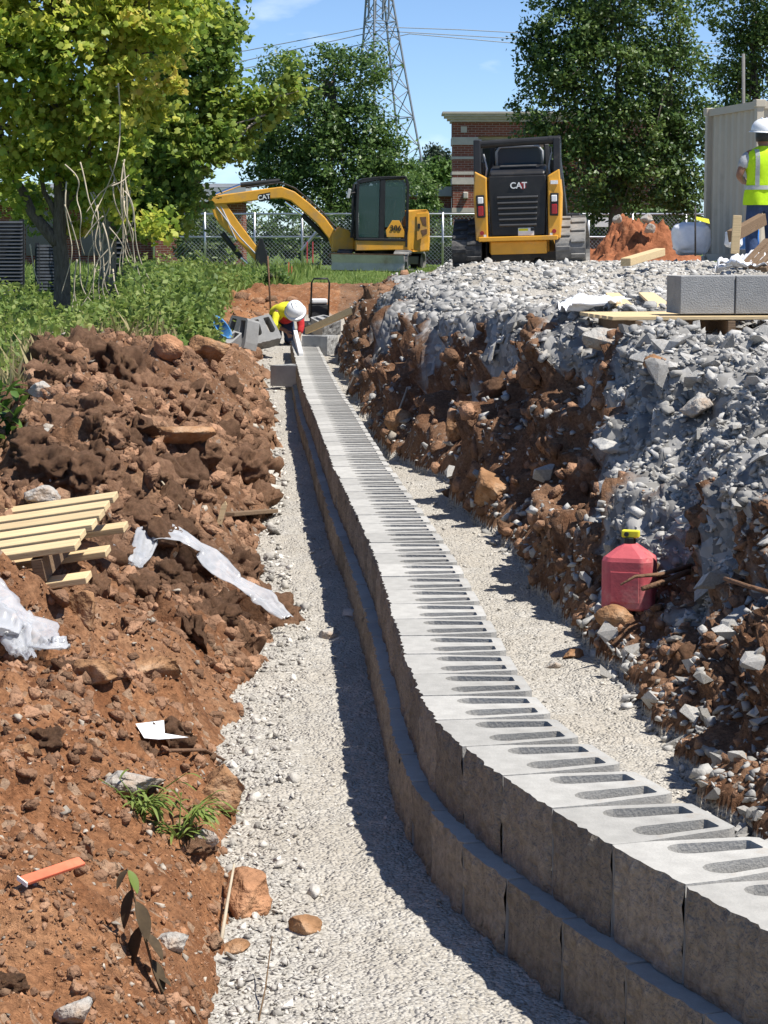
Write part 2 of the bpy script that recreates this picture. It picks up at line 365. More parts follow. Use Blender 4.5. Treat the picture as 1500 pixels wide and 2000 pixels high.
M['leaf_maple_green'] = leafmat('maple_leaf_green', [(.08, .14, .03), (.16, .26, .045), (.30, .38, .065), (.50, .50, .10)], .5)
M['leaf_dark'] = leafmat('dark_leaf', [(.04, .08, .02), (.07, .13, .03), (.12, .19, .045), (.20, .27, .07)], .35, .42)
M['leaf_mid'] = leafmat('mid_leaf', [(.045, .09, .022), (.08, .15, .035), (.13, .21, .05), (.21, .28, .075)], .38, .45)
M['leaf_bright'] = leafmat('bright_leaf', [(.05, .10, .02), (.09, .17, .03), (.15, .24, .05)], .3)
M['leaf_bush'] = leafmat('bush_leaf', [(.09, .14, .05), (.15, .21, .07), (.24, .29, .12)], .35)
M['weed'] = leafmat('weed_leaf', [(.08, .14, .03), (.15, .23, .045), (.24, .31, .07), (.36, .38, .12)], .4, .6)
M['straw'] = leafmat('straw', [(.30, .24, .11), (.40, .33, .17), (.20, .20, .07)], .25, .8)
M['far_leaf'] = leafmat('far_leaf', [(.035, .055, .04), (.055, .085, .05), (.08, .11, .06)], .2, .7)

# ------------------------------------------------------------------ the lie of the land
def interp(tbl):
    a = np.array(tbl, float); return lambda Y: np.interp(Y, a[:, 0], a[:, 1])
WALL = [(2.4, 1.48), (3.0, 1.17), (3.7, .86), (4.3, .62), (4.86, .42), (5.43, .245), (5.97, .135), (6.6, .078), (7.3, .047), (8.3, .0), (9.3, -.05), (10.9, -.155), (12.26, -.25), (13.8, -.345), (17.1, -.54), (19.5, -.69), (25.8, -1.02), (29.3, -1.2)]
Xw = interp(WALL)
XL = interp([(-6, 0.3), (3, -.30), (4.65, -.37), (5.8, -.40), (6.9, -.46), (7.66, -.54), (8.6, -.47), (9.7, -.43), (10.8, -.60), (12.3, -.73), (14.8, -.77), (18.8, -.95), (24.6, -1.30), (31, -1.75), (34, -1.8)])
XT = interp([(-6, 3.5), (2.5, 1.9), (4.5, 1.10), (5.65, .96), (7.2, .95), (8.4, .86), (9.3, .83), (11.3, .69), (12.6, .57), (14., .48), (15.2, .42), (16.2, .14), (17.1, .04), (20.8, -.22), (25, -.42), (30, -.60), (34, -.5)])
FL = interp([(-6, -.05), (7, -.05), (11, -.025), (16, 0), (18, 0), (31, .18), (34, .22)])
XH = interp([(-6, -6), (8.5, -4.0), (10.2, -1.75), (11.2, -1.82), (16.5, -2.35), (21, -2.6), (25, -2.7), (27, -1.2), (60, -1.2)])   # far edge of the spoil heap, weeds beyond
HB = interp([(-6, .8), (5, .92), (8, .98), (10, 1.05), (12.5, 1.115), (16, 1.08), (20, 1.06), (28, 1.06), (36, 1.08), (46, .95), (56, .82), (70, .78), (900, .5)])
HL = interp([(-6, .25), (4, .30), (6, .40), (8, .46), (12, .64), (17, .82), (21, .76), (26, .58), (40, .66), (60, .78), (900, .5)])
RUN = interp([(-6, 1.4), (6, 1.15), (8, 1.1), (10, 1.0), (12, .85), (14, .70), (18, .62), (25, .62), (34, .8)])

def land(X, Y, detail=True):
    """height of the ground and the cover masks (gravel, coarse stone, grass)"""
    X = np.asarray(X, float); Y = np.asarray(Y, float)
    n1 = fbm(X * 1.3, Y * 1.3, o=3, seed=3); n2 = fbm(X * 4.1, Y * 4.1, o=3, seed=11)
    fl = FL(Y)
    xl = XL(Y) + .05 * n1 + .035 * n2; xt = XT(Y) + .06 * n1 + .04 * n2
    # right bank
    t = np.clip((X - xt) / (RUN(Y) * (1 + .35 * n1)), 0, 3)
    face = np.where(t < 1, .22 * np.sqrt(np.clip(t, 0, 1)) + .78 * sstep(-.15, 1.05, np.clip(t, 0, 1)), 1.0)
    lift = .17 * sstep(.75, 1.25, X) * sstep(22, 29, Y) * (1 - sstep(40, 50, Y)); hb = HB(Y) + .05 * n1 + lift
    zr = fl + (hb - fl) * face
    # left heap
    s = np.clip(xl - X, 0, 40)
    hl = HL(Y) * (1 + .25 * n1)
    zl = fl + (hl - fl) * (1 - np.exp(-s / (.42 + .25 * sstep(4, 12, Y) - .2 * (1 - sstep(4, 8, Y)))))
    beyond = sstep(0, .45, XH(Y) - X + .12 * n1) * (1 - sstep(25, 28, Y)); zl = zl * (1 - beyond) + (.40 + .008 * Y) * beyond
    z = np.where(X > xt, zr, np.where(X < xl, zl, fl))
    # the trench ends against undug ground
    end = sstep(32.2, 36.5, Y + .5 * n1)
    und = HL(Y) + (HB(Y) - HL(Y)) * sstep(-.1, 1.1, X) + lift
    und = und + .22 * np.exp(-((X + .9) / 1.5) ** 2 - ((Y - 38) / 2.2) ** 2)
    z = z * (1 - end) + und * end
    # masks
    onfl = (X > xl) & (X < xt)
    grav = np.where(onfl, 1., 0.) * (1 - end)
    crest = (X > xt) & (t > .55)
    coarse = np.where(X > xt, sstep(.45, 1.0, t + .28 * n2 + .33 * n1 + .62 * np.exp(-((Y - 9.9) / 1.9) ** 2) + .18 * np.exp(-((Y - 7.0) / 1.2) ** 2) + .14 * sstep(12, 14, Y)), 0.) * (1 - sstep(34, 40, Y))
    coarse = coarse * np.where((Y > 21) & (Y < 45), sstep(-.6, .5, X - (Y - 21) * .03 + .3 * n1), 1.)
    coarse = np.where((end > .5) & (X < .6), 0, coarse)
    white = sstep(14, 22, Y) * sstep(.4, 1.2, X) * (1 - sstep(40, 46, Y))          # pale pulverised hardstanding round the loader
    grav = np.maximum(grav, white); coarse = coarse * (1 - .8 * white)
    soil_near = np.exp(-np.clip(X - xt, 0, 5) / .1) * (X > xt)
    gl = sstep(21, 25, Y + 2.4 * n1 + np.clip(-X - 1.6, 0, 4) * 2.2) * sstep(.25, .9, xl - X)
    gl = np.where(Y > 34, np.maximum(gl, sstep(37, 41, Y + 1.5 * n1) * sstep(1.2, -.6, X - .2 * (Y - 40))), gl)
    gl = np.maximum(gl, beyond); gl = np.where(Y > 70, 1., gl)
    gl = gl * (1 - np.exp(-((X + 1.3) / .9) ** 2 - ((Y - 36) / 2.5) ** 2))
    if not detail: return z, grav, coarse, gl
    steep = np.where((X > xt) & (t < 1.1), 1., 0.) * (1 - end)
    rough = 1 - .90 * np.clip(grav, 0, 1) * (1 - white) - .72 * white
    rough = rough * (1 - .50 * np.clip(coarse, 0, 1)) * (1 - .55 * gl) * (1 - .62 * sstep(30.5, 34, Y)); rough = np.where(Y > 60, .2, rough)
    amp = .50 + .55 * sstep(3, 9, Y)
    # relief is laid out along the slope (X + z), not in plan, and pushed out along the face of the bank
    A = X + 1.15 * z
    w1, _ = worley(A * 2.6 + .45 * n2, Y * 2.3 + .4 * n1, 5); w2, _ = worley(A * 7.5 + .35 * n2, Y * 6.5, 15); w3, _ = worley(A * 19 + .5 * n2, Y * 16, 25)
    lump = .13 * fbm(A * 1.9, Y * 1.6, o=4, seed=31, g=.58) + (.15 - .05 * steep) * (.42 - w1) + .075 * (.45 - w2) + .022 * (.45 - w3) + .016 * fbm(A * 23, Y * 20, o=2, seed=77, g=.6)
    heap = sstep(7, 11, Y) * (1 - sstep(22, 26, Y)) * (X < xl)
    near = (1 - sstep(6.5, 10, Y)); lump = lump + near * (.020 * (.45 - w3) + .030 * (.45 - w2) + .012 * fbm(A * 48, Y * 40, o=2, seed=91, g=.6))
    lump = lump + heap * (.16 * (.48 - worley(A * 1.25 + .3 * n2, Y * .85, 41)[0]) + .10 * (.42 - worley(A * 4.6 + .5 * n2, Y * 3.6 + .3 * n1, 43)[0]) + .05 * (.45 - w2))
    lump = lump * rough * amp * np.where(onfl & (end < .5), 1., sstep(0, .22, np.maximum(xl - X, X - xt)) + end)
    st = steep * sstep(0, .16, X - xt) * (1 - .5 * sstep(.9, 1.1, t))
    z = z + lump * (1 - .45 * st); land.dx = -lump * .95 * st
    z = z + .006 * fbm(X * 17, Y * 17, o=2, seed=55) * (1 - rough); land.red = np.clip(1 - sstep(6.5, 10, Y + n1) + sstep(31, 34, Y), 0, 1) * (X < Xw(Y) + .5)
    return z, grav, coarse, gl
def gz(X, Y): return float(land(np.array([X]), np.array([Y]))[0][0])

rows = [-6, -3, -1, .5, 1.6, 2.4]
y_ = 3.0
while y_ < 46: rows.append(y_); y_ *= 1.0035
while y_ < 95: rows.append(y_); y_ *= 1.02
while y_ < 2600: rows.append(y_); y_ *= 1.25
rows = np.array(rows)
u = np.concatenate([-np.geomspace(3.5, .245, 26), np.linspace(-.24, .24, 500), np.geomspace(.245, 3.5, 26)])
YY, UU = np.meshgrid(rows, u, indexing='ij'); XX = UU * np.maximum(YY, 3.0)
ZZ, GA, CA, LA = land(XX, YY)
XX = XX + land.dx; ZZ = np.where(YY > 120, HL(YY), ZZ)
nr, nc = XX.shape
idx = np.arange(nr * nc).reshape(nr, nc)
quads = np.stack([idx[:-1, :-1], idx[:-1, 1:], idx[1:, 1:], idx[1:, :-1]], -1).reshape(-1, 4)
g = npmesh('ground', np.stack([XX, YY, ZZ], -1).reshape(-1, 3), quads, M['ground'], smooth=True,
           attrs={'red': land.red.ravel(), 'gravel': GA.ravel(), 'coarse': CA.ravel(), 'grass': LA.ravel()})
structure(g, 'excavated red clay ground with gravel trench floor and stony bank')

# ------------------------------------------------------------------ retaining wall of dry-laid blocks
def catmull(tbl, n=40):
    p = np.array([(x, y) for y, x in tbl]); out = []
    for i in range(len(p) - 1):
        p0, p1, p2, p3 = p[max(i - 1, 0)], p[i], p[i + 1], p[min(i + 2, len(p) - 1)]
        for t in np.linspace(0, 1, n, endpoint=False):
            out.append(.5 * ((2 * p1) + (p2 - p0) * t + (2 * p0 - 5 * p1 + 4 * p2 - p3) * t * t + (3 * p1 - p0 - 3 * p2 + p3) * t ** 3))
    out.append(p[-1]); return np.array(out)
path = catmull(WALL)
k_ = 61; pad = np.pad(path, ((k_ // 2, k_ // 2), (0, 0)), mode='edge')
BW, BD, BH = .325, .320, .203
def block_mesh(seed, rough=.010):
    rg = np.random.default_rng(seed); nx, nz = 14, 9
    Wd = BW - .008
    xs = np.linspace(-Wd / 2, Wd / 2, nx + 1); zs = np.linspace(0, BH, nz + 1)
    gx, gzz = np.meshgrid(xs, zs, indexing='ij')
    ex = np.minimum(gx + Wd / 2, Wd / 2 - gx); ez = np.minimum(gzz, BH - gzz)
    dy = -rough * .6 * (fbm(gx * 24 + seed * 5.1, gzz * 17, o=3, seed=seed) + .35) * np.clip(np.minimum(ex, ez) / .02, .25, 1) - rough * .8 * fbm(gx * 60, gzz * 26, o=2, seed=seed + 4) * .6
    dy = dy + .005 * (1 - np.clip(ex / .012, 0, 1))          # eased vertical arrises
    dy = dy + .0035 * (1 - np.clip((BH - gzz) / .012, 0, 1)) * (.4 + fbm(gx * 45, gx * 0, o=2, seed=seed + 8))
    gx = gx + .002 * fbm(gx * 40, gzz * 40, o=2, seed=seed + 2) * (ex > .01)
    mb = MB()
    V = [(gx[i, j], dy[i, j], gzz[i, j]) for i in range(nx + 1) for j in range(nz + 1)]
    q = lambda i, j: i * (nz + 1) + j
    mb.add(V, [(q(i, j), q(i + 1, j), q(i + 1, j + 1), q(i, j + 1)) for i in range(nx) for j in range(nz)], 1)
    def outline(j):
        fr = [(gx[i, j], dy[i, j]) for i in range(nx + 1)]
        a = Wd / 2; b_ = .355 * BW
        return fr + [(a - .001, .075), (b_ + .004, BD - .02), (b_ - .010, BD), (-b_ + .010, BD), (-b_ - .004, BD - .02), (-a + .001, .075)]
    top, bot = outline(nz), outline(0); n = len(top)
    slots = []
    for sx in (-1, 1):
        loop = []; cx0, cx1 = sx * .079, sx * .063; y0, y1, w0, w1 = .092, .290, .040, .034
        for k in range(7): a = math.pi + math.pi * k / 6; loop.append((cx0 + w0 * math.cos(a), y0 + w0 + w0 * math.sin(a)))
        loop += [(cx1 + w1, y1 - .006), (cx1 + w1 - .006, y1), (cx1 - w1 + .006, y1), (cx1 - w1, y1 - .006)]
        slots.append(loop)
    pts = [Vector((x, y, 0)) for x, y in top]; hl = [[Vector((x, y, 0)) for x, y in s] for s in slots]
    tri = tessellate_polygon([pts] + hl)
    allp = [(x, y, BH) for x, y in top] + [(x, y, BH) for s in slots for x, y in s]
    tf = []
    for a, b, c in tri:
        A, B, C = [Vector(allp[i]) for i in (a, b, c)]
        tf.append((a, b, c) if (B - A).cross(C - A).z > 0 else (c, b, a))
    mb.add(allp, tf, 0)
    mb.add([(x, y, 0) for x, y in bot] + [(x, y, BH) for x, y in top], [(i, (i + 1) % n, n + (i + 1) % n, n + i) for i in range(nx, n)], 0)
    for s in slots:
        m_ = len(s); mb.add([(x * .97, y, .0) for x, y in s] + [(x, y, BH) for x, y in s], [((i + 1) % m_, i, m_ + i, m_ + (i + 1) % m_) for i in range(m_)], 0)
    me = bpy.data.meshes.new('block'); me.from_pydata(mb.v, [], mb.f); me.materials.append(M['concrete']); me.materials.append(M['split_face'])
    me.polygons.foreach_set('material_index', mb.m); return me
BLOCKS = [block_mesh(100 + i) for i in range(7)]
wall = empty('retaining_wall', (float(Xw(6)), 6, 0)); tag(wall, 'curving low retaining wall of dry-laid concrete blocks running up the trench', 'wall')
seg = np.r_[0, np.cumsum(np.hypot(*np.diff(path, axis=0).T))]
def wall_pt(s_):
    return np.array([np.interp(s_, seg, path[:, 0]), np.interp(s_, seg, path[:, 1])])
def course(z0, off, start, rg):
    s_ = start
    while s_ < seg[-1] - .1:
        a, b = wall_pt(s_ - .16), wall_pt(s_ + .16); c = (wall_pt(s_) + a + b) / 3; t = (b - a) / np.linalg.norm(b - a); d = np.array([t[1], -t[0]])
        c = c - d * off + d * rg.normal(0, .0016)
        o = bpy.data.objects.new('block', BLOCKS[rg.integers(len(BLOCKS))]); COL.objects.link(o); o.parent = wall
        M4 = Matrix(((-t[0], d[0], 0, c[0]), (-t[1], d[1], 0, c[1]), (0, 0, 1, z0 + rg.normal(0, .0008)), (0, 0, 0, 1)))
        o.matrix_local = Matrix.Translation(-Vector(wall.location)) @ M4 @ Matrix.Rotation(rg.normal(0, .006), 4, 'Z')
        s_ += BW + .0015
rg = np.random.default_rng(3)
course(.132, 0, .05, rg); course(-.071, .046, .21, rg)

# ------------------------------------------------------------------ stones and clods
def hull_rock(seed, n=12, flat=.6, angular=True):
    rg = np.random.default_rng(seed); p = rg.normal(size=(n, 3)); p /= np.linalg.norm(p, axis=1)[:, None]
    p *= rg.uniform(.75, 1.1, (n, 1)); p *= np.array([rg.uniform(.8, 1.15), rg.uniform(.65, .95), flat * rg.uniform(.75, 1.25)])
    bm = bmesh.new()
    for q in p: bm.verts.new(q)
    r_ = bmesh.ops.convex_hull(bm, input=bm.verts); bmesh.ops.delete(bm, geom=[v for v in bm.verts if not v.link_faces], context='VERTS')
    bmesh.ops.triangulate(bm, faces=bm.faces); bm.verts.index_update()
    v = np.array([v.co for v in bm.verts]); f = np.array([[x.index for x in q.verts] for q in bm.faces]); bm.free(); return v, f
def lump_rock(seed, sub=2, amp=.32, flat=.75, ridged=False):
    bm = bmesh.new(); bmesh.ops.create_icosphere(bm, subdivisions=sub, radius=1); bm.verts.index_update()
    v = np.array([q.co for q in bm.verts]); f = np.array([[x.index for x in q.verts] for q in bm.faces]); bm.free()
    rg = np.random.default_rng(seed); o = rg.uniform(0, 50, 3)
    nn = fbm(v[:, 0] * 1.3 + o[0], v[:, 1] * 1.3 + o[1], v[:, 2] * 1.3 + o[2], o=4, seed=seed, g=.62)
    if ridged:      # planar, broken faces
        for k in range(14):
            d = rg.normal(size=3); d /= np.linalg.norm(d); h = rg.uniform(.42, .78); e = v @ d - h; v = v - np.clip(e, 0, 9)[:, None] * d
    v = v * (1 + amp * nn)[:, None] * np.array([rg.uniform(.9, 1.2), rg.uniform(.75, 1.05), flat * rg.uniform(.8, 1.2)])
    return v, f
HULLS = [hull_rock(i, 11, .42) for i in range(14)]; PEBB = [hull_rock(50 + i, 8, .6) for i in range(10)]
LUMPS = [lump_rock(i, 2, .55, .7, True) for i in range(12)]; LUMPS1 = [lump_rock(30 + i, 1, .5, .7) for i in range(8)]; LUMPS3 = [lump_rock(i, 4, .50, .75, i % 2 == 0) for i in range(10)]
def rotmats(rg, n, tilt=.5):
    az = rg.uniform(0, 2 * np.pi, n); tx = rg.normal(0, tilt, n); ty = rg.normal(0, tilt, n)
    ca, sa = np.cos(az), np.sin(az); cx, sx = np.cos(tx), np.sin(tx); cy, sy = np.cos(ty), np.sin(ty); o = np.zeros(n); l = np.ones(n)
    Rz = np.stack([ca, -sa, o, sa, ca, o, o, o, l], -1).reshape(n, 3, 3); Rx = np.stack([l, o, o, o, cx, -sx, o, sx, cx], -1).reshape(n, 3, 3); Ry = np.stack([cy, o, sy, o, l, o, -sy, o, cy], -1).reshape(n, 3, 3)
    return Rx @ Ry @ Rz
def scatter_mesh(name, P, S, variants, mat_, rg, tilt=.5):
    Rm = rotmats(rg, len(P), tilt); vi = rg.integers(len(variants), size=len(P)); V, T, o = [], [], 0
    for k, (v, f) in enumerate(variants):
        m_ = np.where(vi == k)[0]
        if not len(m_): continue
        vv = np.einsum('nij,vj->nvi', Rm[m_], v) * S[m_, None, None] + P[m_, None, :]
        V.append(vv.reshape(-1, 3)); T.append((f[None] + (np.arange(len(m_)) * len(v))[:, None, None]).reshape(-1, 3) + o); o += vv.shape[0] * vv.shape[1]
    return npmesh(name, np.concatenate(V), np.concatenate(T), mat_)
def vmeshes(name, variants, mat_, smooth=False):
    out = []
    for v, f in variants:
        me = bpy.data.meshes.new(name); me.from_pydata(v.tolist(), [], f.tolist()); me.materials.append(mat_)
        if smooth: me.polygons.foreach_set('use_smooth', [True] * len(me.polygons))
        out.append(me)
    return out
def individuals(name, P, S, meshes, rg, label_fn, cat, tilt=.5):
    Rm = rotmats(rg, len(P), tilt)
    for i in range(len(P)):
        o = bpy.data.objects.new(name, meshes[rg.integers(len(meshes))]); COL.objects.link(o)
        M3 = Matrix(Rm[i].tolist()); o.matrix_world = Matrix.Translation(Vector(P[i])) @ M3.to_4x4() @ Matrix.Scale(float(S[i]), 4)
        lab, grp = label_fn(P[i]); tag(o, lab, cat, grp)
def fan_points(rg, n, y0, y1, u0=-.2, u1=.2, p=1.0):
    Y = y0 * (y1 / y0) ** rg.uniform(0, 1, n); return rg.uniform(u0, u1, n) * Y, Y

rg = np.random.default_rng(11)
# coarse broken limestone on the crest and spilling down the bank
X, Y = fan_points(rg, 125000, 4.5, 34, -.08, .21); z, ga, ca, la = land(X, Y); DX = land.dx
pr = ca * (.5 + .5 * (fbm(X * 2, Y * 2, o=2, seed=9) > -.35)); below = (ca < .5) & (X > XT(Y) - .02) & (Y < 33)
keep = rg.uniform(size=len(X)) < np.where(below, .20, pr * .95)
X, Y, z, ca = (X + DX)[keep], Y[keep], z[keep], ca[keep]
S = np.clip(rg.lognormal(math.log(.0185), .60, len(X)), .008, .105) * (.75 + .25 * np.clip(Y / 12, .6, 2.0))
P = np.stack([X, Y, z + S * .12], -1)
order = np.argsort(-S / Y); top = order[:300]; rest = order[300:]
def lime_label(p):
    if p[1] < 10: return 'angular grey limestone rock on the near slope of the right bank', 'limestone rocks on the near slope'
    if p[1] < 17: return 'angular grey limestone rock on the bank below the pallet of blocks', 'limestone rocks below the block pallet'
    return 'angular grey limestone rock on the far bank crest towards the track loader', 'limestone rocks on the far crest'
individuals('limestone_rock', P[top], S[top], vmeshes('limestone_rock', HULLS, M['limestone_obj']), rg, lime_label, 'rock')
o = scatter_mesh('crushed_limestone', P[rest], S[rest], HULLS, M['limestone'], rg); tag(o, 'crushed grey limestone spilling over the right bank', 'crushed stone', kind='stuff')

# pale hardstanding stones round the loader, plus trench gravel
X, Y = fan_points(rg, 26000, 14, 40, -.02, .2); z, ga, ca, la = land(X, Y); k = (ga > .4) & (X > XT(Y) + .3) & (rg.uniform(size=len(X)) < .75)
X, Y, z = X[k], Y[k], z[k]; S = np.clip(rg.lognormal(math.log(.030), .5, len(X)), .010, .10)
o = scatter_mesh('pale_rubble', np.stack([X, Y, z + S * .05], -1), S, HULLS, M['rubble'], rg, .35); tag(o, 'pale crushed stone covering the hardstanding round the loader', 'crushed stone', kind='stuff')
X, Y = fan_points(rg, 60000, 3.6, 32, -.19, .19); z, ga, ca, la = land(X, Y)
sl_ = np.where(X < Xw(Y), np.clip((X - XL(Y)) / np.maximum(Xw(Y) - XL(Y), .1), 0, 1), .5)
k = (ga > .5) & (X > XL(Y) - .04) & (X < XT(Y) + .05) & (np.abs(X - Xw(Y) - .16) > .235) & (rg.uniform(size=len(X)) < np.where(sl_ < .4, 1., .42))
X, Y, z, sl_ = X[k], Y[k], z[k], sl_[k]; S = np.clip(rg.lognormal(math.log(.0050), .58, len(X)), .0022, .028) * np.where(sl_ < .35, 1.5, .7) * np.clip(Y / 7, .8, 2.2)
o = scatter_mesh('trench_gravel', np.stack([X, Y, z + S * .2], -1), S, PEBB, M['gravel_stone'], rg); tag(o, 'loose pale gravel chips on the trench floor', 'gravel', kind='stuff')

# soil clods
X, Y = fan_points(rg, 110000, 3.6, 36, -.2, .2); z, ga, ca, la = land(X, Y); DX = land.dx
k = (ga < .3) & (ca < .55) & (la < .35) & (rg.uniform(size=len(X)) < np.where((Y > 8) & (X < Xw(Y)), .62, .55)) & (np.abs(X - Xw(Y) - .16) > .3)
X, Y, z = (X + DX)[k], Y[k], z[k]
patch = fbm(X * 1.1, Y * .9, o=3, seed=88); far_ = sstep(6.0, 9.5, Y) * (X < Xw(Y))
bank_ = (X > Xw(Y)) * 1.; S = np.clip(rg.lognormal(0, .66, len(X)) * (.0088 + .0100 * far_ + .0040 * bank_) * (1 + .35 * patch), .004, .105) * np.clip(Y / 9, .7, 1.6)
P = np.stack([X, Y, z - S * .12], -1); order = np.argsort(-S / Y)
big = order[:240]; mid = order[240:1700]; small = order[1700:5200]; crumbs = order[5200:26000]
def clod_label(p):
    if p[0] > Xw(p[1]): return 'crumbly brown clay clod lodged in the right bank', 'clay clods in the right bank'
    if p[1] < 8: return 'crumbly red brown clay clod in the foreground spoil on the left', 'clay clods in the foreground spoil'
    if p[1] < 15: return 'crumbly brown clay clod on the spoil heap beyond the left pallet', 'clay clods beyond the left pallet'
    return 'crumbly brown clay clod at the far end of the spoil heap', 'clay clods at the far end of the heap'
individuals('clay_clod', P[big], S[big], vmeshes('clay_clod', LUMPS3, M['clod_obj'], True), rg, clod_label, 'clod', .7)
o = scatter_mesh('clay_lumps', P[mid], S[mid], LUMPS, M['clod_brown'], rg, .8); tag(o, 'brown clay lumps covering the spoil heap and bank', 'clay lumps', kind='stuff')
o = scatter_mesh('loose_soil', P[small], S[small], LUMPS1, M['clod_brown'], rg, .8); tag(o, 'loose crumbled red brown soil', 'soil', kind='stuff')
o = scatter_mesh('soil_crumbs', P[crumbs], S[crumbs], PEBB, M['clod_brown'], rg, .8); tag(o, 'fine soil crumbs strewn over the spoil heap and bank', 'soil', kind='stuff')
X, Y = fan_points(rg, 30000, 3.5, 9, -.2, .02); z, ga, ca, la = land(X, Y); k = (ga < .3) & (X < XL(Y) + .02) & (rg.uniform(size=len(X)) < .55 + .45 * fbm(X * 3, Y * 3, o=2, seed=14))
X, Y, z = X[k], Y[k], z[k]; S = np.clip(rg.lognormal(math.log(.0058), .55, len(X)), .0025, .022)
o = scatter_mesh('foreground_crumbs', np.stack([X, Y, z - S * .05], -1), S, PEBB, M['clod'], rg, .8); tag(o, 'crumbled orange brown clay crumbs in the foreground', 'soil', kind='stuff')
X, Y = fan_points(rg, 34000, 5, 15, .02, .2); z, ga, ca, la = land(X, Y); DX = land.dx; k = (ca > .35) & (rg.uniform(size=len(X)) < .62)
X, Y, z = (X + DX)[k], Y[k], z[k]; S = np.clip(rg.lognormal(math.log(.0105), .45, len(X)), .005, .03)
o = scatter_mesh('stone_grit', np.stack([X, Y, z], -1), S, PEBB, M['limestone'], rg, .7); tag(o, 'small grey stone grit filling the right bank', 'crushed stone', kind='stuff')
# small limestone chips in the clay
X, Y = fan_points(rg, 16000, 3.6, 30, -.2, .2); z, ga, ca, la = land(X, Y); DX = land.dx; k = (ga < .3) & (la < .3) & (rg.uniform(size=len(X)) < .30)
X, Y, z = (X + DX)[k], Y[k], z[k]; S = np.clip(rg.lognormal(math.log(.011), .5, len(X)), .005, .05) * np.clip(Y / 9, .8, 2)
o = scatter_mesh('stone_chips', np.stack([X, Y, z + S * .2], -1), S, PEBB, M['chips'], rg); tag(o, 'small stone chips mixed into the clay', 'stone chips', kind='stuff')

# boulders one can point at
def boulder(px, py, width_px, z=None, Y=None, mat_='brown_rock', label='', seed=0, flat=.7, yaw=0, ridged=True, asp=1., name='boulder', sink=.3):
    if Y is None:
        lo, hi = 3.2, 40.      # walk down the view ray until it meets the ground
        d = ray(px, py); ys = np.geomspace(lo, hi, 3000); zr = HC + ys / d[1] * d[2]; xr = ys / d[1] * d[0]; hit = np.where(zr < land(xr, ys)[0])[0]
        Y = float(ys[hit[0]])
    p = at(px, py, Y); s_ = width_px * Y / F / 2
    v, f = lump_rock(seed, 4, .10, flat, ridged); v = v / np.abs(v[:, 0]).max() * s_; v[:, 1] *= asp
    o = npmesh(name, v, f, M[mat_], smooth=False); o.location = (p.x, p.y, gz(p.x, p.y) + s_ * flat * (1 - 2 * sink) * .8); o.rotation_euler = (0, 0, yaw)
    tag(o, label, 'boulder' if name == 'boulder' else 'rock'); return o
boulder(72, 985, 92, mat_='pale_rock', label='big pale grey white boulder on the spoil heap behind the pallet', seed=5, flat=.62)
boulder(245, 1560, 165, mat_='pale_rock', label='grey limestone slab under the weeds below the white paper', seed=8, flat=.5, sink=.1)
boulder(425, 1560, 120, mat_='brown_rock', label='rounded ochre brown boulder at the gravel edge beside the weeds', seed=12, flat=.75)
boulder(472, 1780, 138, mat_='clod', label='large clay-stained brown boulder beside the gravel in the foreground', seed=21, flat=.72)
boulder(588, 1812, 85, mat_='brown_rock', label='low flat brown stone lying out on the gravel', seed=31, flat=.45)
boulder(335, 1850, 75, mat_='pale_rock', label='grey angular stone behind the wilted plant', seed=41, flat=.8)
boulder(398, 1645, 62, mat_='pale_rock', label='pale tan stone just below the weeds', seed=47, flat=.8)
boulder(455, 1855, 75, mat_='brown_rock', label='rusty red stone in the foreground between heap and gravel', seed=51, flat=.55)
boulder(150, 1985, 90, mat_='pale_rock', label='half-buried grey stone at the bottom edge on the left', seed=55, flat=.6)
boulder(40, 1475, 55, mat_='brown_rock', label='tan stone at the left edge level with the white paper', seed=58, flat=.9)
boulder(300, 1320, 115, mat_='brown_rock', label='long tilted tan rock slab beside the crumpled film', seed=61, flat=.55, yaw=-.5)
boulder(185, 1330, 95, mat_='brown_rock', label='ochre rock just right of the crumpled film', seed=63, flat=.8)
boulder(165, 1215, 75, mat_='brown_rock', label='upright brown stone in front of the pallet post', seed=66, flat=1.25)
boulder(340, 860, 170, mat_='brown_rock', label='broad tan rock in the middle of the spoil heap', seed=71, flat=.42)
boulder(300, 1035, 80, mat_='brown_rock', label='rounded brown rock just above the plastic strip', seed=73, flat=.7)
boulder(405, 700, 95, mat_='brown_rock', label='orange brown rock near the top of the heap by the tipped blocks', seed=75, flat=.6)
boulder(330, 690, 60, mat_='clod', label='upright red clay lump on the crest of the spoil heap', seed=77, flat=1.0, ridged=False)
boulder(85, 770, 62, mat_='pale_rock', label='tan stone where the spoil heap meets the weeds on the left', seed=79, flat=.8)
boulder(75, 865, 55, mat_='pale_rock', label='pale tan block of rock above the big white boulder', seed=82, flat=.9)
boulder(200, 800, 38, mat_='pale_rock', label='small grey stone high on the spoil heap', seed=83, flat=.7)
boulder(960, 975, 75, mat_='brown_rock', label='rust brown rock standing at the foot of the right bank', seed=91, flat=1.05)
boulder(895, 850, 52, mat_='brown_rock', label='rounded tan rock in the hollow of the right bank', seed=93, flat=1.1)
boulder(780, 830, 60, mat_='brown_rock', label='red clay rock behind the leaning stick', seed=95, flat=.8, ridged=False)
boulder(1185, 680, 100, mat_='pale_rock', label='big angular grey rock at the lip of the bank by the plastic sheet', seed=97, flat=.7)
boulder(1285, 715, 60, mat_='brown_rock', label='single red brown stone among the grey crest rocks', seed=99, flat=.65)
boulder(1365, 800, 75, mat_='pale_rock', label='sharp grey boulder standing proud on the right slope', seed=101, flat=.8)
boulder(1195, 880, 78, mat_='limestone_obj', label='flat slab of grey rock halfway down the right slope', seed=103, flat=.4)
